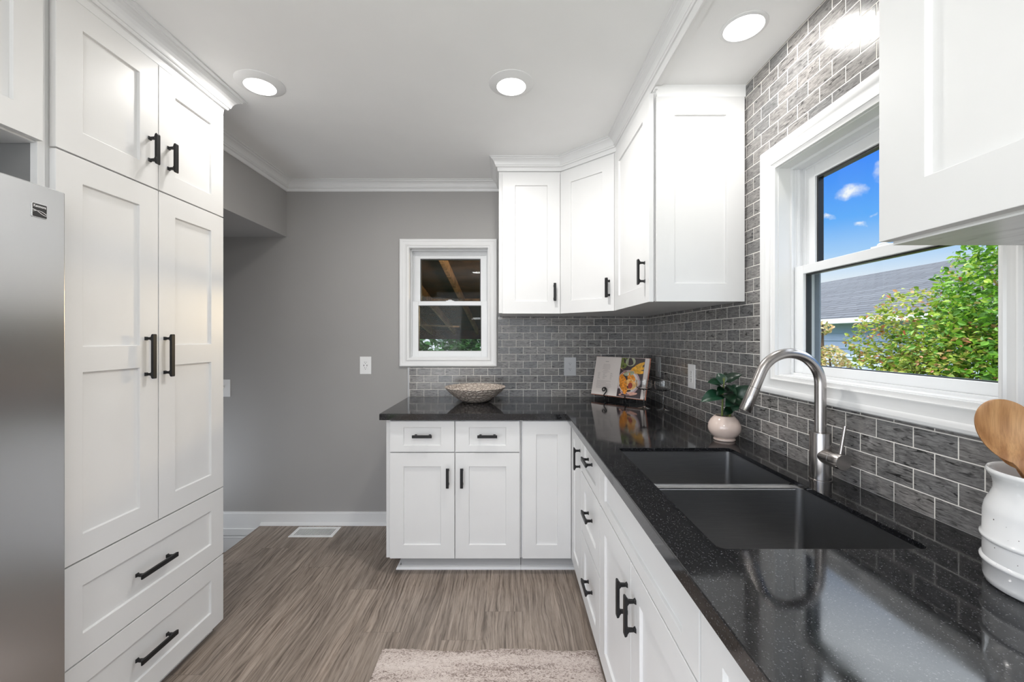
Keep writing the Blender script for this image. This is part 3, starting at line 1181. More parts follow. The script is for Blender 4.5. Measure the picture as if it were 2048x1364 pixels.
fr = thing('refrigerator', (-62, 29, 0), 'stainless steel refrigerator with a small black badge, beside the pantry', 'refrigerator')
MB().box(-76.5, -51.6, 12.2, 45.5, .8, 68.2).build('cabinet_body', 'toe_grey', fr, bevel=.2)
MB().box(-51.4, -49.3, 12.0, 46.0, 4.0, 68.65).build('door', 'fridge_steel', fr, bevel=.12, seg=3)
MB().box(-74, -52, 14, 44, 0, .8).build('base_feet', 'seal_black', fr)
G = facePX(-49.3)
bd = MB()
rr = rounded_rect(42.7, 44.13, 65.12, 66.62, .1, 4)
bd.loops([[G(u, v, 0) for u, v in rr], [G(u, v, .09) for u, v in rr]])
bd = bd.build('badge', 'silver_edge', fr, bevel=.02)
rr = rounded_rect(42.76, 44.07, 65.18, 66.56, .08, 4)
fp = MB().loops([[G(u, v, .085) for u, v in rr], [G(u, v, .10) for u, v in rr]]).build('badge_face', 'seal_black', bd)
mb = MB()


def ribbon(pts, wd):
    up, dn = [], []
    for i, (u, v) in enumerate(pts):
        w_ = wd[i]
        up.append((u, v + w_))
        dn.append((u, v - w_))
    mb.loops([[G(*dn[i], .10), G(*up[i], .10), G(*up[i], .112), G(*dn[i], .112)] for i in range(len(pts))])


xs = [i / 12 for i in range(13)]
ribbon([(42.76 + 1.31 * x, 65.70 + .20 * math.sin(math.pi * (x * 1.08 - .05)) - .10 * x) for x in xs], [.018 + .05 * max(0, x - .55) * (1.05 - x) * 4 for x in xs])
ribbon([(42.76 + 1.31 * x, 65.88 - .42 * x + .06 * math.sin(math.pi * 2 * x)) for x in xs], [.04 - .02 * x for x in xs])
mb.build('badge_swoosh', 'silver_edge', bd)


def lettering(parent, body, origin, udir, size, n, mat):
    cu = bpy.data.curves.new('lettering', 'FONT')
    cu.body = body
    cu.size = 1.0
    cu.extrude = .01
    cu.offset = .018
    tmp = bpy.data.objects.new('lettering', cu)
    COL.objects.link(tmp)
    bpy.context.view_layer.update()
    me = bpy.data.meshes.new_from_object(tmp.evaluated_get(bpy.context.evaluated_depsgraph_get()))
    bpy.data.objects.remove(tmp)
    w_ = max(v.co.x for v in me.vertices)
    mb2 = MB()
    mb2.add([G(origin[0] + v.co.x / w_ * size, origin[1] + v.co.y * size / w_ * 1.25, n + (v.co.z + .01) * .3) for v in me.vertices], [list(p.vertices) for p in me.polygons])
    bpy.data.meshes.remove(me)
    return mb2.build('lettering', mat, parent)


lettering(bd, 'Kenmore', (42.83, 66.20), 1, 1.16, .10, 'plate_white')

# ------------------------------------------------------------------ base cabinets
TZ = 34.58          # underside of the counter edge
DB, DT = 3.86, 34.2
BY = 92.15          # frame plane of the back run; doors stand in front of it
RX = 14.55          # frame plane of the window run
F = faceY(BY)
cb = thing('base_cabinet', (-12.3, 104, 0), 'white two-door base cabinet with two drawers, under the bowl', 'cabinet')
carcass(cb, -27.3, 2.65, BY, 116.5, 3.7, TZ)
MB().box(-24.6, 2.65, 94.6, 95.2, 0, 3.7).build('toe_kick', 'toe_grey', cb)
sweep([(-24.9, 116.4), (-24.9, 94.6), (2.65, 94.6)], [(a_ - .55, z_) for a_, z_ in prof]).build('shoe_moulding', 'trim_white', cb, smooth=30)
MB().box(-24.6, -24.0, 95.2, 116.4, 0, 3.7).build('toe_return', 'toe_grey', cb)
front('drawer', cb, F, -26.3, -12.05, 27.4, DT, rail=1.4, handle=(-19.0, 31.0, False))
front('drawer', cb, F, -11.85, 2.35, 27.4, DT, rail=1.4, handle=(-4.75, 31.0, False))
front('door', cb, F, -26.3, -12.05, DB, 27.15, handle=(-13.45, 21.9, True))
front('door', cb, F, -11.85, 2.35, DB, 27.15, handle=(-10.35, 21.9, True))

cc = thing('corner_base_cabinet', (20, 100, 0), 'white corner base cabinet with two narrow doors meeting in the inner corner', 'cabinet')
mb = MB()
mb.box(2.75, 14.4, BY, BY + .7, 3.7, TZ)
mb.box(RX, RX + .7, 79.0, BY, 3.7, TZ)
mb.box(2.75, 3.4, BY + .7, 116.5, 3.7, TZ)
mb.box(3.4, 38.6, 115.8, 116.5, 3.7, TZ)
mb.box(37.9, 38.6, 79.0, 115.8, 3.7, TZ)
mb.box(RX + .7, 37.9, 79.0, 79.7, 3.7, TZ)
mb.build('carcass', 'cabinet_white', cc)
mb = MB()
mb.box(2.75, 16.9, 94.6, 95.2, 0, 3.7)
mb.box(16.9, 17.5, 79, 95.2, 0, 3.7)
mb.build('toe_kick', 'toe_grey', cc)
sweep([(2.7, 94.6), (16.9, 94.6), (16.9, 79.0)], [(a_ - .55, z_) for a_, z_ in prof]).build('shoe_moulding', 'trim_white', cc, smooth=30)
front('door', cc, F, 3.0, 13.7, DB, DT)
FR = faceX(RX)
front('door', cc, FR, 79.15, 91.3, DB, DT, handle=(80.4, 29.1, True))

dr = thing('drawer_cabinet', (26, 71, 0), 'white base cabinet of three stacked drawers between corner cabinet and sink', 'cabinet')
carcass(dr, RX, 38.6, 63.05, 78.95, 3.7, TZ)
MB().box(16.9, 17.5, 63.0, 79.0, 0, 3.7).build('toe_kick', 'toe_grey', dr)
sweep([(16.9, 79.0), (16.9, 63.0)], [(a_ - .55, z_) for a_, z_ in prof]).build('shoe_moulding', 'trim_white', dr, smooth=30)
front('drawer', dr, FR, 63.1, 78.95, 27.4, DT, rail=1.4, handle=(70.2, 31.5, False))
front('drawer', dr, FR, 63.1, 78.95, 16.15, 27.15, rail=2.6, handle=(70.2, 22.2, False))
front('drawer', dr, FR, 63.1, 78.95, DB, 15.9, rail=2.6, handle=(70.2, 10.3, False))

sb = thing('sink_cabinet', (26, 46.5, 0), 'white two-door base cabinet with long false front, under the double sink', 'cabinet')
mb = MB()
mb.box(RX, RX + .7, 29.95, 62.95, 3.7, TZ)
mb.box(RX, 38.6, 29.95, 30.6, 3.7, TZ)
mb.box(RX, 38.6, 62.4, 62.95, 3.7, 24.5)
mb.box(37.9, 38.6, 30.6, 62.4, 3.7, 24.5)
mb.box(RX + .7, 37.9, 30.6, 62.4, 3.7, 4.4)
mb.build('carcass', 'cabinet_white', sb)
MB().box(16.9, 17.5, 29.9, 63.0, 0, 3.7).build('toe_kick', 'toe_grey', sb)
sweep([(16.9, 63.0), (16.9, 29.9)], [(a_ - .55, z_) for a_, z_ in prof]).build('shoe_moulding', 'trim_white', sb, smooth=30)
front('false_front', sb, FR, 30.05, 62.9, 27.4, DT, rail=1.5)
front('door', sb, FR, 46.95, 62.9, DB, 27.15, handle=(48.3, 22.2, True))
front('door', sb, FR, 30.05, 46.8, DB, 27.15, handle=(45.1, 22.3, True))

nb = thing('base_cabinet', (26, 8, 0), 'white base cabinet with full-height doors, under the counter beside the crock', 'cabinet')
carcass(nb, RX, 38.6, -20, 29.85, 3.7, TZ)
MB().box(16.9, 17.5, -20, 29.9, 0, 3.7).build('toe_kick', 'toe_grey', nb)
front('door', nb, FR, 13.0, 29.75, DB, DT)
front('door', nb, FR, -3.5, 12.85, DB, DT)
front('door', nb, FR, -19.9, -3.65, DB, DT)

# ------------------------------------------------------------------ wall cabinets
UB, UT = 58.5, 92.85
UY = 101.95
ua = thing('wall_cabinet', (5, 109, UB), 'white single-door wall cabinet beside the small back window', 'cabinet')
carcass(ua, -2.5, 12.7, UY, 116.7, UB + .15, 93.45)
front('door', ua, faceY(UY), -1.6, 12.5, UB, UT, stile=3.1, handle=(11.1, 63.7, True))

ud = thing('corner_wall_cabinet', (26, 104, UB), 'white wall cabinet set diagonally across the room corner, above the cookbook', 'cabinet')
poly = [(12.75, UY), (23.8, 90.9), (38.6, 90.9), (38.6, 116.7), (12.75, 116.7)]
MB().loops([[(x, y, UB + .15) for x, y in poly], [(x, y, 93.45) for x, y in poly]]).build('carcass', 'cabinet_white', ud)
q = math.sqrt(.5)
FD = face_dir((12.75, UY), (q, -q))
front('door', ud, FD, .45, 15.28, UB, UT, stile=3.1, handle=(14.0, 63.6, True))

ur = thing('wall_cabinet', (31, 79, UB), 'white wall cabinet with panelled end facing the sink window', 'cabinet')
carcass(ur, 23.8, 38.7, 68.65, 90.8, UB + .15, 93.45)
front('door', ur, faceX(23.8), 68.15, 90.5, UB, UT, stile=3.3, handle=(70.3, 63.75, True))
front('end_panel', ur, faceY(68.6), 24.15, 38.65, UB + .02, 92.15)

un = thing('wall_cabinet', (31, 8, UB), 'white wall cabinet hanging in front of the sink window beside the crock', 'cabinet')
carcass(un, 23.85, 38.7, -20, 25.7, UB - .1, 93.45)
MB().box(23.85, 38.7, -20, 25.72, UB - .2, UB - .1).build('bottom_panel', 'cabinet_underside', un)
front('door', un, faceX(23.8), 10.6, 25.8, UB, UT, stile=2.85)
front('door', un, faceX(23.8), -4.7, 10.45, UB, UT, stile=2.85)
front('door', un, faceX(23.8), -19.9, -4.85, UB, UT, stile=2.85)

# ------------------------------------------------------------------ countertop, sink, faucet
SX0, SX1, SY0, SY1 = 16.45, 33.2, 32.5, 62.3


def counter():
    bm = bmesh.new()
    outer = [(-28.3, 90.4), (12.6, 90.4), (12.6, -20), (WX - .02, -20), (WX - .02, WY - .25), (-28.3, WY - .25)]
    hole = rounded_rect(SX0, SX1, SY0, SY1, .75, 8)
    edges = []
    for loop in (outer, hole):
        vs = [bm.verts.new((x * S, y * S, 36 * S)) for x, y in loop]
        for i in range(len(vs)):
            edges.append(bm.edges.new((vs[i], vs[(i + 1) % len(vs)])))
    bmesh.ops.triangle_fill(bm, use_beauty=True, edges=edges)
    ret = bmesh.ops.extrude_face_region(bm, geom=bm.faces[:])
    for v in [g for g in ret['geom'] if isinstance(g, bmesh.types.BMVert)]:
        v.co.z -= .5 * S
    bmesh.ops.recalc_face_normals(bm, faces=bm.faces)
    me = bpy.data.meshes.new('countertop')
    bm.to_mesh(me)
    bm.free()
    vs = [tuple(c / S for c in v.co) for v in me.vertices]
    fs = [list(p.vertices) for p in me.polygons]
    bpy.data.meshes.remove(me)
    return vs, fs


ct = thing('countertop', (5, 60, 34.6), 'L-shaped polished black granite countertop with a sink cutout', 'countertop')
mb = MB()
mb.add(*counter())
mb.build('slab', 'black_granite', ct, bevel=.05, recalc=False)
mb = MB()
lip = [(-28.3, WY - .25), (-28.3, 90.4), (12.6, 90.4), (12.6, -20)]
sweep(lip, [(-1.3, 34.6), (.03, 34.6), (.03, 35.90), (-.02, 35.90), (-.02, 35.52), (-1.3, 35.52)], mb)
mb.build('front_edge', 'black_granite', ct, bevel=.05)

sk = thing('kitchen_sink', (25, 47, 26), 'stainless steel double-bowl sink set under the black counter', 'sink')


def bowl(y0, y1, top0, top1):
    mb = MB()
    rings = []
    for z, ins, r in ((35.48, 0, .75), (28.2, .25, .8), (27.2, .45, .9), (26.75, 1.0, 1.1), (26.55, 2.2, 1.4)):
        pts = rounded_rect(SX0 + ins, SX1 - ins, y0 + ins, y1 - ins, r, 8)
        rings.append([(x, y, z) for x, y in pts])
    mb.loops(rings, False, True)
    cx, cy = (SX0 + SX1) / 2, (y0 + y1) / 2
    o = mb.build('bowl', 'sink_steel', sk, smooth=50)
    MB().lathe([(1.75, 26.56), (1.75, 26.66), (1.5, 26.66), (1.35, 26.58), (.2, 26.58)], cx, cy, 32).build('drain', 'faucet_steel', o, smooth=40)


bowl(48.4, SY1, 0, 0)
bowl(SY0, 47.1, 0, 0)
mb = MB()
mb.box(SX0 + .02, SX1 - .02, 47.08, 48.42, 35.2, 35.38)
mb.build('divider', 'silver_edge', sk, bevel=.07, seg=3)
mb = MB()
ring(mb, lambda a, b_, n: (a, b_, n), SX0 - .8, SX1 + .8, SY0 - .8, SY1 + .8, .82, .82, .82, 35.3, 35.48)
mb.build('rim', 'sink_steel', sk)

fc = thing('faucet', (36.65, 48.4, 36), 'brushed steel gooseneck pull-down faucet behind the double sink', 'faucet')
fx, fy = 36.4, 48.4
MB().lathe([(1.16, 36.0), (1.16, 36.12), (1.06, 36.16), (1.06, 41.45), (1.02, 41.55), (.62, 41.58)], fx, fy, 48).build('body', 'faucet_steel', fc, smooth=40)
R, zc = 3.6, 47.15
pts = [(fx, fy, 41.4), (fx, fy, 43.5), (fx, fy, 45.5)]
for i in range(25):
    a = math.radians(157 * i / 24)
    pts.append((fx - R + R * math.cos(a), fy, zc + R * math.sin(a)))
ex, ez = pts[-1][0], pts[-1][2]
dx, dz = -math.sin(math.radians(157)), math.cos(math.radians(157))
j1 = (ex + dx * 2.0, fy, ez + dz * 2.0)
pts.append(j1)
MB().tube(pts, .585, 28).build('neck', 'faucet_steel', fc, smooth=50)
P = lambda s_: (j1[0] + dx * s_, fy, j1[2] + dz * s_)
sp = MB().tube([P(.03), P(.04), P(.9), P(2.9), P(2.95)], [.60, .62, .63, .665, .62], 28).build('spray_head', 'faucet_steel', fc, smooth=50)
MB().tube([P(2.90), P(2.99)], [.55, .55], 24).build('nozzle', 'seal_black', sp)
mb = MB()
mb.box(-.16, .16, -.05, .03, .9, 2.3)
mb.v = [(P(z_)[0] + y_ * -dz + x_ * 0, fy - .655 + y_, P(z_)[2] + x_ * .2) for x_, y_, z_ in mb.v]
mb.build('spray_button', 'faucet_steel', sp)
mb = MB()
mb.tube([(fx, fy - .6, 38.95), (fx, fy - 2.0, 38.95), (fx, fy - 2.02, 38.95), (fx, fy - 2.06, 38.95), (fx, fy - 2.08, 38.95), (fx, fy - 3.35, 38.95), (fx, fy - 3.4, 38.95)],
        [.86, .86, .82, .82, .86, .86, .82], 36)
vh = mb.build('valve', 'faucet_steel', fc, smooth=40)
MB().tube([(fx + .05, fy - 2.85, 39.7), (fx + .62, fy - 2.8, 42.85)], .185, 14).build('lever', 'faucet_steel', vh, smooth=50)

# ------------------------------------------------------------------ outlets, switch, register


def duplex(mb, G, cu, cv, sl=1, which=(-1, 1)):
    for s in which:
        c = cv + s * .78
        mb.box(cu - .28, cu - .19, c - .02, c + .28, .14, .17, G, sl)
        mb.box(cu + .19, cu + .28, c + .02, c + .26, .14, .17, G, sl)
        mb.box(cu - .09, cu + .09, c - .34, c - .18, .14, .17, G, sl)


def plate(name, G, cu, cv, w_, h_, mat, label, cat, kind):
    p = G(cu, cv, 0)
    t = thing(name, p, label, cat)
    MB().box(cu - w_ / 2, cu + w_ / 2, cv - h_ / 2, cv + h_ / 2, 0, .18, G).build('cover_plate', mat, t, bevel=.07)
    if kind == 'duplex':
        for s in (-1, 1):
            mb = MB()
            pts = [(cu + .66 * math.cos(a), cv + s * .78 + .55 * math.sin(a)) for a in [2 * math.pi * i / 24 for i in range(24)]]
            mb.loops([[G(u, v, .1) for u, v in pts], [G(u, v, .22) for u, v in pts]])
            f = mb.build('receptacle', mat, t, bevel=.02)
            mb = MB()
            duplex(mb, lambda u, v, n: G(u, v, n + .07), cu, cv, 0, (s,))
            mb.build('slots', 'slot_dark', f)['label'] = 'dark plug slots'
    elif kind in ('gfci', 'usb'):
        f = MB().box(cu - .66, cu + .66, cv - 1.32, cv + 1.32, .1, .24, G).build('receptacle', mat, t, bevel=.03)
        mb = MB()
        H = lambda u, v, n: G(u, v, n + .09)
        duplex(mb, H, cu, cv, 0)
        if kind == 'usb':
            mb.box(cu - .52, cu - .36, cv - .22, cv + .22, .14, .17, H)
            mb.box(cu + .36, cu + .52, cv - .22, cv + .22, .14, .17, H)
        else:
            mb.box(cu - .3, cu + .3, cv - .08, cv - .02, .14, .17, H)
        mb.build('slots', 'slot_dark', f)['label'] = 'dark plug slots'
    elif kind == 'toggle':
        MB().box(cu - .17, cu + .17, cv - .1, cv + .5, .15, .55, G).build('toggle', mat, t, bevel=.05)
    elif kind == 'rocker':
        MB().box(cu - .62, cu + .62, cv - 1.25, cv + 1.25, .15, .24, G).build('rocker', mat, t, bevel=.05)
    return t


plate('wall_outlet', faceY(WY), -40.5, 44.8, 3.2, 4.95, 'plate_white', 'white outlet with two charging ports on the bare grey wall', 'outlet', 'usb')
plate('wall_outlet', faceY(WY - .22), 17.2, 44.5, 3.4, 5.2, 'plate_grey', 'pale grey duplex outlet on the back tile beside the cookbook', 'outlet', 'duplex')
plate('wall_outlet', faceX(WX), 87.9, 44.4, 3.4, 5.1, 'plate_white', 'white outlet on the window-wall tile between wine glasses and plant', 'outlet', 'gfci')
plate('wall_switch', faceX(WX), 107.7, 45.0, 3.4, 5.2, 'plate_steel', 'brushed steel switch plate on the tile behind the cookbook', 'switch', 'rocker')
plate('wall_switch', faceY(WY), -80.5, 38.4, 3.6, 4.9, 'plate_white', 'white toggle switch plate partly hidden behind the pantry', 'switch', 'toggle')

vr = thing('floor_register', (-52.4, 112, 0), 'white slotted metal floor register by the back baseboard', 'register')
mb = MB()
ring(mb, lambda a, b_, n: (a, b_, n), -58.3, -46.5, 109.1, 114.9, 1.0, 1.0, 1.0, .0, .16)
mb.build('frame', 'plate_white', vr, bevel=.05)
MB().box(-57.4, -47.4, 110.0, 114.0, .0, .03).build('duct_opening', 'dark_void', vr)
mb = MB()
for i in range(24):
    x = -57.1 + i * .415
    mb.box(x, x + .22, 110.0, 114.0, .03, .13)
mb.build('louvers', 'plate_white', vr)

# ------------------------------------------------------------------ rug
mb = MB()
nx, ny = 72, 130
x0, x1, y0, y1 = -21.3, 14.6, 5.0, 69.6
vs, fs = [], []
rnd = random.Random(3)
edge = [rnd.uniform(-.12, .12) for _ in range(nx + 1)]
for lay in (0, 1):
    for j in range(ny + 1):
        for i in range(nx + 1):
            x = x0 + (x1 - x0) * i / nx
            y = y0 + (y1 - y0) * j / ny
            if j == ny:
                y += edge[i] + .25 * math.sin(i * .16 + 1)
            brd = min(i, nx - i, j, ny - j)
            z = .02 if lay == 0 else (.30 if brd > 1 else (.24 if brd == 1 else .12)) + .06 * math.sin(x * .45) * math.sin(y * .3) * (brd > 2)
            vs.append((x, y, max(z, .02)))
n = (nx + 1) * (ny + 1)
for j in range(ny):
    for i in range(nx):
        q_ = [j * (nx + 1) + i, j * (nx + 1) + i + 1, (j + 1) * (nx + 1) + i + 1, (j + 1) * (nx + 1) + i]
        fs.append([k + n for k in q_])
        fs.append(q_[::-1])
bl = [i for i in range(nx + 1)] + [j * (nx + 1) + nx for j in range(1, ny + 1)] + [ny * (nx + 1) + i for i in range(nx - 1, -1, -1)] + [j * (nx + 1) for j in range(ny - 1, 0, -1)]
for k in range(len(bl)):
    a, c = bl[k], bl[(k + 1) % len(bl)]
    fs.append([a, c, c + n, a + n])
mb.add(vs, fs)
tag(mb.build('rug', 'rug_pile', smooth=60), 'faded cream and taupe runner rug on the plank floor before the sink', 'rug')

# ------------------------------------------------------------------ things on the counter
bx, by = -8.8, 107.9
mb = MB()
outer = [(0, 36.02), (2.6, 36.02), (3.2, 36.12), (4.4, 36.75), (5.6, 37.6), (6.8, 38.6), (7.6, 39.45), (7.9, 39.85)]
inner = [(7.78, 39.95), (7.55, 39.75), (6.9, 39.05), (5.6, 37.95), (4.2, 37.1), (2.6, 36.55), (.05, 36.45)]
outer[0] = (.05, 36.02)
mb.lathe(outer + inner, bx, by, 72)
tag(mb.build('decorative_bowl', 'carved_bowl', smooth=70, origin=(bx, by, 36)), 'wide beige bowl carved with scalloped dimples, on the black counter below the small window', 'bowl')

pp = thing('potted_plant', (35.0, 67.2, 36), 'small dark green leafy plant in a glossy blush round pot beside the faucet', 'plant')
px, py = 35.0, 67.3
mb = MB()
mb.lathe([(.05, 36), (1.55, 36), (1.66, 36.12), (1.6, 36.32), (1.42, 36.42), (1.75, 36.6), (2.15, 37.05), (2.4, 37.6), (2.46, 38.1), (2.36, 38.7), (2.05, 39.3), (1.6, 39.8), (1.38, 39.98),
          (1.3, 39.95), (1.5, 39.6), (1.9, 39.0), (1.95, 38.9), (.05, 38.85)], px, py, 56)
mb.build('pot', 'pot_glaze', pp, smooth=60)
MB().lathe([(1.42, 39.6), (1.0, 39.7), (.05, 39.72)], px, py, 24).build('soil', 'soil', pp, smooth=60)


def leaf(mb, base, tip, normal, width, droop=.12, fold=.25, nu=9):
    b0, t0 = Vector(base), Vector(tip)
    d = t0 - b0
    ln = d.length
    d.normalize()
    nrm = Vector(normal)
    nrm = (nrm - d * nrm.dot(d)).normalized()
    sd = d.cross(nrm)
    rows = []
    for i in range(nu + 1):
        s_ = i / nu
        w_ = width * .5 * (math.sin(math.pi * s_ ** .8) ** .8 if 0 < s_ < 1 else 0) + .012
        c = b0 + d * ln * s_ + nrm * (droop * ln * (math.sin(math.pi * s_) * .9 - s_ * s_ * .4))
        rows.append([tuple(c + sd * w_ * k + nrm * (abs(k) * w_ * fold)) for k in (-1, -.5, 0, .5, 1)])
    vs = [p for r in rows for p in r]
    fs = []
    for i in range(nu):
        for j in range(4):
            fs.append((i * 5 + j, i * 5 + j + 1, (i + 1) * 5 + j + 1, (i + 1) * 5 + j))
    mb.add(vs, fs)


def at(x_, y_, Y):           # the point at depth Y seen at pixel x_, y_ of the photograph (used to read off leaf tips)
    return ((x_ - 1018) * Y / 828, Y, EYE - (y_ - 676) * Y / 828)


mb = MB()
s1 = [at(1444, 832, 67.2), at(1445, 808, 67.1), at(1446, 785, 67.0), at(1448, 764, 66.9)]
s2 = [at(1459, 834, 66.8), at(1463, 815, 66.6), at(1468, 800, 66.4), at(1472, 790, 66.3)]
s3 = [at(1453, 832, 67.6), at(1456, 812, 68.2), at(1460, 790, 68.6)]
for s_ in (s1, s2, s3):
    MB().tube(s_, [.16, .14, .12, .09][:len(s_)], 10).build('stem', 'plant_stem', pp, smooth=60)
mb = MB()
LV = [  # base pixel, tip pixel, depths, width, facing
    ((1446, 772), (1416, 764), 66.9, 66.0, 1.9, (0, -.6, 1)),
    ((1447, 768), (1436, 746), 66.9, 67.8, 1.7, (-.3, -1, .3)),
    ((1448, 766), (1452, 744), 66.9, 68.6, 1.2, (0, -1, .2)),
    ((1450, 764), (1484, 748), 66.9, 65.8, 1.7, (0, -.7, .8)),
    ((1446, 782), (1421, 765), 66.9, 65.2, 1.5, (-.2, -.6, .8)),
    ((1446, 790), (1403, 802), 66.9, 65.2, 2.3, (0, -.7, .8)),
    ((1447, 789), (1468, 806), 66.9, 64.6, 2.3, (.1, -.8, .7)),
    ((1450, 770), (1474, 789), 66.8, 64.9, 1.2, (.3, -.8, .6)),
    ((1460, 782), (1482, 771), 67.6, 67.0, 1.2, (0, -.6, .8)),
    ((1470, 794), (1497, 771), 66.4, 65.5, 1.9, (-.2, -.9, .3)),
    ((1470, 795), (1486, 812), 66.4, 65.2, 2.2, (.1, -.9, .4)),
    ((1466, 804), (1466, 822), 66.4, 64.9, 2.0, (0, -1, .3)),
    ((1462, 816), (1447, 830), 66.6, 65.6, 1.3, (0, -.8, .5)),
    ((1461, 800), (1452, 812), 66.7, 64.7, 1.8, (0, -.9, .4)),
    ((1458, 790), (1478, 783), 68.0, 69.5, 1.6, (0, -.8, .6)),
    ((1448, 776), (1434, 790), 67.0, 65.6, 1.4, (-.2, -.8, .6)),
    ((1456, 806), (1478, 818), 67.4, 66.6, 2.2, (.1, -.9, .4)),
    ((1449, 786), (1462, 776), 67.0, 68.8, 1.5, (0, -.9, .4)),
    ((1464, 802), (1482, 800), 66.6, 67.8, 2.0, (.1, -.9, .3)),
]
for b_, t_, Y0, Y1, w_, nn in LV:
    leaf(mb, at(*b_, Y0), at(*t_, Y1), nn, w_)
mb.build('foliage', 'leaf_house', pp, smooth=80, recalc=False)
mb = MB()
for dx_, dz_ in ((-.25, .75), (.05, .95), (.3, .7), (.15, .5)):
    c = s1[-1]
    mb.tube([c, (c[0] + dx_ * .5, c[1], c[2] + dz_ * .5), (c[0] + dx_, c[1] - .1, c[2] + dz_)], [.08, .07, .02], 8)
mb.build('new_shoots', 'plant_stem', pp, smooth=60)['label'] = 'pale green new shoots'


def coupe(x_, y_, label):
    mb = MB()
    z = 36.02
    out = [(.04, z), (1.45, z), (1.5, z + .04), (1.3, z + .12), (.4, z + .28), (.14, z + .6), (.11, z + 2.4), (.13, z + 4.1), (.3, z + 4.35), (1.2, z + 4.5), (1.72, z + 4.85), (1.86, z + 5.3), (1.86, z + 6.55)]
    inn = [(1.80, z + 6.57), (1.79, z + 5.32), (1.66, z + 4.92), (1.15, z + 4.6), (.3, z + 4.5), (.04, z + 4.48)]
    mb.lathe(out + inn, x_, y_, 56)
    return tag(mb.build('coupe_glass', 'clear_glass', smooth=50), label, 'glass', 'stemmed glasses by the cookbook')


coupe(31.8, 97.5, 'clear stemmed coupe glass overlapping the open page of the cookbook')
coupe(35.3, 94.9, 'clear stemmed coupe glass standing alone next to the tile wall')

# ------------------------------------------------------------------ cookbook on a wire stand
p0, p1 = Vector((22.35, 113.6)), Vector((33.4, 101.9))
dB = (p1 - p0).normalized()
nB = Vector((dB.y, -dB.x))                     # towards the room
if nB.y > 0:
    nB = -nB
mid = (p0 + p1) / 2
HB = 10.4
LEAN = math.radians(15)


def BK(u, v, n):                # book plane: u along the spread from the spine, v up the page, n out of the page
    up = Vector((-nB.x * math.sin(LEAN), -nB.y * math.sin(LEAN), math.cos(LEAN)))
    no = Vector((nB.x * math.cos(LEAN), nB.y * math.cos(LEAN), math.sin(LEAN)))
    p = Vector((mid.x, mid.y, 37.35)) + Vector((dB.x, dB.y, 0)) * u + up * v + no * n
    return tuple(p)


ck = thing('cookbook', BK(0, 0, 0), 'open cookbook with a text page and a fruit picture, on the wire stand', 'book')
HW = 7.9
mb = MB()
mb.box(-HW - .15, -.25, -.12, HB + .12, -.55, -.42, BK)
mb.box(.25, HW + .15, -.12, HB + .12, -.55, -.42, BK)
mb.box(-.3, .3, -.12, HB + .12, -.68, -.55, BK)
mb.build('cover', 'book_cover', ck)


def page_n(u):                  # pages swell near the spine
    a = abs(u) / HW
    return .02 + .32 * math.sin(min(1, a * 2.2) * math.pi / 2) * (1 - a * .75) - .18 * a


def page_block(sgn, mat):
    mb = MB()
    N = 16
    rings = []
    for i in range(N + 1):
        u = sgn * (.02 + (HW - .02) * i / N)
        n_ = page_n(u)
        rings.append([BK(u, 0, -.41), BK(u, HB, -.41), BK(u, HB, n_), BK(u, 0, n_)])
    mb.loops(rings)
    return mb


lp = page_block(-1, None).build('text_page', 'page_paper', ck, smooth=40)
rp = page_block(1, None).build('picture_page', 'page_paper', ck, smooth=40)


def printed(mb, pts, lift, m):
    """a printed patch that follows the page: an outline as a fan"""
    mb.add([BK(u, v, page_n(u) + lift) for u, v in pts], [tuple(range(len(pts)))], m)


mb = MB()
rnd = random.Random(5)


def line(u0, u1, v, h=.09):
    N = 4
    for i in range(N):
        a, c = u0 + (u1 - u0) * i / N, u0 + (u1 - u0) * (i + 1) / N
        printed(mb, [(a, v), (c, v), (c, v + h), (a, v + h)], .012, 0)


line(-4.6, -3.6, 9.0, .16)
for k in range(9):
    w_ = rnd.uniform(.6, 1.3)
    line(-4.1 - w_, -4.1 + w_, 8.3 - k * .26, .06)
for k in range(7):
    line(-6.6, -6.6 + rnd.uniform(.5, .9), 5.9 - k * .26, .07)
    line(-4.9, -4.9 + rnd.uniform(.6, 1.4), 5.9 - k * .26, .07)
    line(-2.6, -2.6 + rnd.uniform(.5, 1.0), 5.9 - k * .26, .07)
for k in range(9):
    line(-6.6, -1.6 - rnd.uniform(0, .6) - (1.8 if k in (2, 8) else 0), 3.8 - k * .25, .06)
mb.build('print', 'print_text', lp, recalc=False)['label'] = 'grey lines of recipe text'
mb = MB()


def blob(cu, cv, ru, rv, rot, lift, m, n_=28, wob=0.0, a0=0, a1=360):
    pts = []
    for i in range(n_):
        a = math.radians(a0 + (a1 - a0) * i / n_)
        k = 1 + wob * math.sin(3 * a + cu)
        x_, y_ = ru * k * math.cos(a), rv * k * math.sin(a)
        c, s_ = math.cos(rot), math.sin(rot)
        u_, v_ = cu + x_ * c - y_ * s_, cv + x_ * s_ + y_ * c
        pts.append((min(max(u_, .12), 6.75), min(max(v_, .1), HB - .1)))
    printed(mb, pts, lift, m)


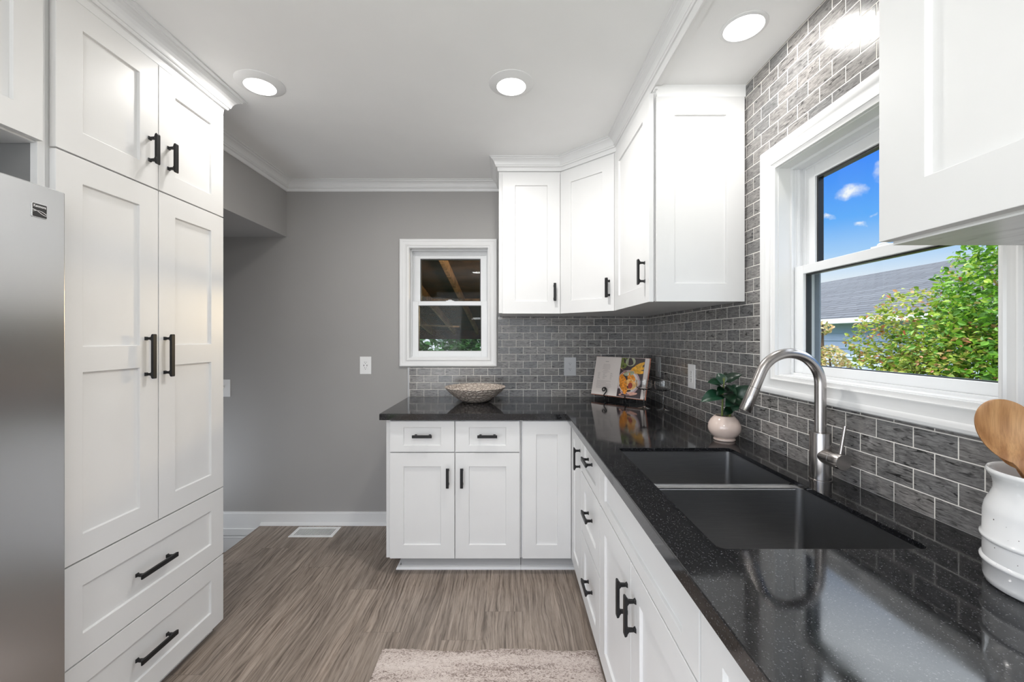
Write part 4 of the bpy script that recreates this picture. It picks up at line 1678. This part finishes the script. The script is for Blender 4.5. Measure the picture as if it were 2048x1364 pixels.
NCOL = 14
for i in range(NCOL):
    a, c = .1 + 6.7 * i / NCOL, .1 + 6.7 * (i + 1) / NCOL
    printed(mb, [(a, .08), (c, .08), (c, HB - .08), (a, HB - .08)], .008, 0)
blob(.9, 8.9, 1.3, 1.5, 0, .02, 1)
blob(2.9, 9.3, 1.4, 1.2, 0, .02, 2)
blob(2.1, 9.9, 3.0, 3.1, 0, .016, 7, a0=180, a1=330)
for k, (cu, cv, ro) in enumerate(((5.6, 8.6, .45), (4.9, 7.9, .35), (5.7, 7.6, .25), (4.6, 7.1, .2), (5.8, 6.7, .1))):
    blob(cu, cv, 1.6, .42, ro, .022 + .002 * k, 3)
blob(2.9, 3.9, 3.3, 3.2, .1, .03, 6)
blob(2.9, 3.9, 2.9, 2.75, .1, .034, 8)
blob(2.7, 5.2, 2.2, 1.3, -.2, .038, 4, wob=.06)
blob(3.4, 3.3, 1.9, 1.4, .2, .040, 5, wob=.05)
blob(1.5, 3.7, 1.05, 2.3, .35, .044, 4, wob=.05)
blob(2.2, 2.4, .7, 1.7, .3, .048, 4, wob=.08)
blob(3.7, 3.1, .62, .8, 0, .05, 9)
blob(3.3, .9, 2.6, .45, .15, .036, 7)
blob(2.9, 6.2, 1.5, .6, .2, .042, 2)
blob(.6, 1.5, .5, .7, 0, .046, 0)
mb.build('print', ['print_dark', 'print_green', 'print_pale_green', 'print_yellow', 'print_orange', 'print_peach', 'print_lilac', 'print_pink', 'page_paper', 'print_red'], rp, recalc=False)['label'] = 'colour photograph of fruit on a plate'

st = thing('book_stand', (mid.x, mid.y, 36), 'black wire book stand with scrolled front hooks holding the cookbook', 'stand')
wire = .15


def hook(cu, scrolled):
    pts = [BK(cu, -.42, -1.0), BK(cu, -.42, .2), BK(cu, -.36, .62), BK(cu, 0, .80)]
    if scrolled:
        for i in range(36):
            a = -math.pi / 2 + .55 + i * .25
            r_ = .86 * (1 - i / 44)
            pts.append(BK(cu - .18 + r_ * math.cos(a), 1.12 + r_ * math.sin(a) + .012 * i, .82))
    else:
        pts += [BK(cu, .2, .84), BK(cu, .36, .86)]
    return pts


MB().tube(hook(-3.2, True), wire, 8).build('scroll_hook', 'black_metal', st, smooth=60)
MB().tube(hook(3.0, False), wire, 8).build('hook', 'black_metal', st, smooth=60)
mb = MB()
mb.tube([BK(-3.2, -.42, -1.0), BK(-3.2, 5.5, -1.0), BK(-1.4, 8.0, -1.0), BK(0, 8.6, -1.0), BK(1.4, 8.0, -1.0), BK(3.0, 5.5, -1.0), BK(3.0, -.42, -1.0)], wire, 8)
mb.tube([BK(-3.2, -.42, -1.0), BK(3.0, -.42, -1.0)], wire, 8)
mb.build('back_frame', 'black_metal', st, smooth=60)
for cu in (-3.2, 3.0):
    b_ = BK(cu, -.42, .1)
    MB().tube([b_, (b_[0] + nB.x * .35, b_[1] + nB.y * .35, 36.5), (b_[0] + nB.x * .2, b_[1] + nB.y * .2, 36.15)], wire, 8).build('foot', 'black_metal', st, smooth=60)
b_ = BK(0, 7.8, -1.05)
MB().tube([b_, (mid.x - nB.x * 4.0, mid.y - nB.y * 4.0, 36.15)], wire, 8).build('rear_leg', 'black_metal', st, smooth=60)

# ------------------------------------------------------------------ crock and spoons
kx, ky = 35.0, 26.4
mb = MB()
ck_prof = [(.05, 36.0), (2.9, 36.0), (3.12, 36.15), (3.2, 36.5), (3.22, 37.45), (3.34, 37.55), (3.36, 37.65), (3.34, 37.75), (3.22, 37.85), (3.22, 39.0), (3.34, 39.1), (3.36, 39.2), (3.34, 39.3), (3.22, 39.4),
           (3.2, 40.9), (3.1, 41.4), (2.88, 41.9), (2.72, 42.4), (2.72, 42.8), (2.84, 43.2), (3.05, 43.5), (3.08, 43.65), (3.0, 43.78),
           (2.85, 43.72), (2.62, 43.3), (2.5, 42.7), (2.6, 42.0), (2.85, 41.3), (2.95, 40.5), (2.95, 36.9), (2.7, 36.5), (.05, 36.45)]
mb.lathe(ck_prof, kx, ky, 80)
tag(mb.build('utensil_crock', 'speckled_glaze', smooth=50), 'white speckled stoneware crock with two raised bands, holding wooden spoons', 'crock')


def spoon(bot, head, ln, wd, facing, name, label, cup=.35):
    """flat-handled wooden spoon from the crock floor up to an oval bowl"""
    b0, h0 = Vector(bot), Vector(head)
    ax = (h0 - b0).normalized()
    nr = Vector(facing)
    nr = (nr - ax * nr.dot(ax)).normalized()
    sd = ax.cross(nr)
    total = (h0 - b0).length + ln / 2
    neck = total - ln
    rings = []
    N = 64
    for i in range(N + 1):
        s_ = total * math.sin(math.pi / 2 * i / N)
        if s_ < neck:
            hw = .36 + .22 * max(0, (s_ - neck + 2.2) / 2.2) ** 2
            dish = 0
        else:
            q_ = (s_ - neck) / ln
            e_ = (q_ - .52) / (.52 if q_ < .52 else .48)
            hw = max(.04, .58 * max(0, 1 - q_ * 2.2), wd / 2 * max(0.0, 1 - e_ * e_) ** .5)
            dish = cup * max(0.0, math.sin(math.pi * min(1.0, q_))) ** 1.2
        th = .16
        c = b0 + ax * s_
        rg = []
        for k in (-1, -.72, -.36, 0, .36, .72, 1):
            rg.append(tuple(c + sd * hw * k + nr * (th * (1 - k * k * .5) - dish * (1 - k * k))))
        for k in (1, .72, .36, 0, -.36, -.72, -1):
            rg.append(tuple(c + sd * hw * k + nr * (-th * (1 - k * k * .6) - dish * (1 - k * k))))
        rings.append(rg)
    mb = MB().loops(rings)
    return tag(mb.build(name, 'bamboo_wood', smooth=60), label, 'spoon', 'wooden spoons in the crock')


spoon((35.9, 25.0, 36.75), (33.25, 27.5, 46.35), 4.3, 3.05, (-.5, -.85, .2), 'wooden_spoon', 'front bamboo spoon with a hollowed oval bowl, in the speckled crock')
spoon((36.7, 26.4, 36.75), (34.35, 28.0, 45.4), 3.6, 2.5, (-.5, -.85, .2), 'wooden_spoon', 'bamboo spoon half hidden behind the other spoon in the crock')

# ------------------------------------------------------------------ outside
structure(MB().box(-900, 1500, -500, 1500, -46, -41), 'ground', 'grass_ground', 'lawn outside')


def leaf_cloud(blobs, count, size, seed, flat=.5):
    r = random.Random(seed)
    vol = [b_[3] * b_[4] * b_[5] for b_ in blobs]
    mb = MB()
    for _ in range(count):
        cx, cy, cz, rx, ry, rz = r.choices(blobs, vol)[0]
        while True:
            p = Vector((r.uniform(-1, 1), r.uniform(-1, 1), r.uniform(-1, 1)))
            if .05 < p.length <= 1:
                break
        k = r.uniform(.45, 1.0) ** .5
        p = p.normalized() * k
        c = Vector((cx + p.x * rx, cy + p.y * ry, cz + p.z * rz))
        d = Vector((r.gauss(0, 1), r.gauss(0, 1), r.gauss(0, .5))).normalized()
        nn = (Vector((r.gauss(0, .55), r.gauss(0, .55), 1 - flat)) + p * flat).normalized()
        nn = (nn - d * nn.dot(d)).normalized()
        sd = d.cross(nn)
        ln = size * r.uniform(.65, 1.35)
        w_ = ln * r.uniform(.22, .32)
        f_ = nn * w_ * .35
        mb.add([c - d * ln * .5, c - d * ln * .12 + sd * w_ + f_, c + d * ln * .2 + sd * w_ * .85 + f_, c + d * ln * .5, c + d * ln * .2 - sd * w_ * .85 + f_, c - d * ln * .12 - sd * w_ + f_],
               [(0, 1, 2, 3), (0, 3, 4, 5)])
    return mb


def shrub(loc, label, blobs, count, size, mat, seed, stems, group='garden shrubs outside the sink window'):
    t = thing('garden_shrub', loc, label, 'shrub', group)
    leaf_cloud(blobs, count, size, seed).build('foliage', mat, t, recalc=False)
    r = random.Random(seed + 1)
    for k in range(stems):
        b_ = r.choice(blobs)
        MB().tube([(loc[0] + r.uniform(-3, 3), loc[1] + r.uniform(-4, 4), loc[2]), ((loc[0] + b_[0]) / 2 + r.uniform(-3, 3), (loc[1] + b_[1]) / 2 + r.uniform(-3, 3), (loc[2] + b_[2]) / 2),
                   (b_[0], b_[1], b_[2] + b_[5] * .6)], [.8, .5, .2], 8).build('branch', 'tree_bark', t, smooth=60)
    return t


big = shrub((122, 108, -41), 'large leafy green shrub tipped with yellow and red, filling most of the sink window view',
            [(124, 104, 40, 26, 20, 26), (130, 98, 62, 22, 22, 22), (122, 90, 48, 24, 22, 30), (134, 112, 60, 16, 13, 17), (128, 88, 78, 24, 20, 14), (118, 100, 18, 22, 24, 24), (142, 124, 64, 6, 5, 7), (134, 108, 84, 10, 8, 8),
             (112, 88, 30, 16, 16, 22), (132, 116, 48, 12, 9, 12)], 27000, 1.45, 'leaf_green', 21, 9)
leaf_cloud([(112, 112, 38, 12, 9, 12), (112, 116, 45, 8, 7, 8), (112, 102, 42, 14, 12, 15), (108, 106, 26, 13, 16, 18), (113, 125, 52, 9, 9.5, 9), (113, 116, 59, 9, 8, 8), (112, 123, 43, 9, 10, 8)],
           11000, 1.3, 22).build('yellow_foliage', 'leaf_yellow', big, recalc=False)['label'] = 'yellow-green and reddish young leaves'  # leaves of their own yellow-green and red colours, low in the shrub
shrub((84, 108, -41), 'small cream-flowered shrub by the frame of the sink window, before the blue siding',
      [(84, 108.5, 44.5, 4.2, 5.2, 6.2), (83, 107, 35, 6, 7, 8), (86, 113.5, 55.2, 2.5, 2.3, 2)], 3600, 1.0, 'leaf_cream', 23, 3)

# the neighbour's house
hs = thing('neighbour_house', (440, 480, -41), 'blue-grey sided house with a grey shingle roof beyond the shrubs', 'house')
mb = MB()
z = -41.0
while z < 67:
    mb.add([(300, 120, z), (300, 860, z), (299.2, 860, z), (299.2, 120, z), (300, 120, z + 7.0), (300, 860, z + 7.0)],
           [(0, 1, 2, 3), (3, 2, 5, 4), (4, 5, 1, 0), (0, 3, 4), (1, 5, 2)])
    z += 7.0
mb.box(300.2, 568, 120, 860, -41, 67)
mb.build('siding', 'siding_paint', hs)
mb = MB()
sec = [(287, 67.7), (434, 126.6), (581, 67.7), (581, 70.2), (434, 129.2), (287, 70.2)]
mb.loops([[(x, 105, z_) for x, z_ in sec], [(x, 875, z_) for x, z_ in sec]])
mb.build('roof', 'roof_shingle', hs)
mb = MB()
mb.box(285.4, 288.0, 105, 875, 65.3, 69.6)
mb.box(288, 299.5, 105, 875, 65.3, 66.0)
mb.build('gutter', 'fascia_white', hs)

# the lean-to roof behind the small back window
cp = thing('carport', (-55, 260, -41), 'dark timber lean-to roof on open rafters behind the small back window', 'carport')
rz = lambda y: 100 - .144 * (y - 122)
mb = MB()
sec = [(124, rz(124)), (410, rz(410)), (410, rz(410) + 1.2), (124, rz(124) + 1.2)]
mb.loops([[(-170, y, z_) for y, z_ in sec], [(70, y, z_) for y, z_ in sec]])
mb.build('roof_deck', 'dark_deck', cp)
for x in (-116, -94.5, -73, -51.2, -29.8, -8, 14, 36):
    sec = [(124, rz(124) - 5.2), (405, rz(405) - 5.2), (405, rz(405)), (124, rz(124))]
    MB().loops([[(x - .9, y, z_) for y, z_ in sec], [(x + .9, y, z_) for y, z_ in sec]]).build('rafter', 'rough_timber', cp)
MB().box(-170, 70, 272, 274, 74.5, 79.5).build('cross_beam', 'rough_timber', cp)
MB().box(-170, 70, 392, 395, 51.5, 60.0).build('eave_beam', 'dark_deck', cp)
for x in (-160, 60):
    MB().box(x - 2, x + 2, 391, 395, -41, 51.5).build('post', 'rough_timber', cp)
MB().box(-174, -172, 124, 410, -41, 99).build('shade_wall', 'dark_deck', cp)  # unseen walls added on both sides to keep the carport dark
MB().box(72, 74, 124, 410, -41, 99).build('shade_wall', 'dark_deck', cp)
mb = MB()
pa, pb = Vector(at(836, 650, 300)), Vector(at(912, 653, 265))
d = (pb - pa).normalized()
sd = d.cross(Vector((0, 0, 1))).normalized()
rg = []
for p in (pa, pb):
    rg.append([tuple(p + sd * a_ * 2.6 + Vector((0, 0, b2))) for a_, b2 in ((-1, -.5), (1, -.5), (1, .5), (-1, .5))])
mb.loops(rg)
mb.build('loose_board', 'pale_board', cp)

pl = bpy.data.lights.new('carport_fill', 'POINT')  # warm light added out of view to brighten the rafters
pl.energy = 75.0
pl.color = (1, .74, .42)
pl.shadow_soft_size = .05
plo = bpy.data.objects.new('carport_fill', pl)
plo.location = Vector((10, 170, 62)) * S
COL.objects.link(plo)

t = thing('garden_hedge', (-80, 470, -41), 'dense green hedge seen below the lean-to roof through the small window', 'hedge')
leaf_cloud([(-150, 470, 20, 60, 24, 62), (-85, 480, 30, 50, 24, 60), (-30, 472, 20, 50, 24, 66), (40, 480, 20, 50, 24, 60)], 11000, 8.5, 31).build('foliage', 'leaf_dark', t, recalc=False)
for k, x in enumerate((-140, -95, -40, 30)):
    MB().tube([(x, 474, -41), (x + 4, 474, 0), (x + 1, 474, 40)], [3, 2.2, 1], 8).build('trunk', 'tree_bark', t, smooth=60)
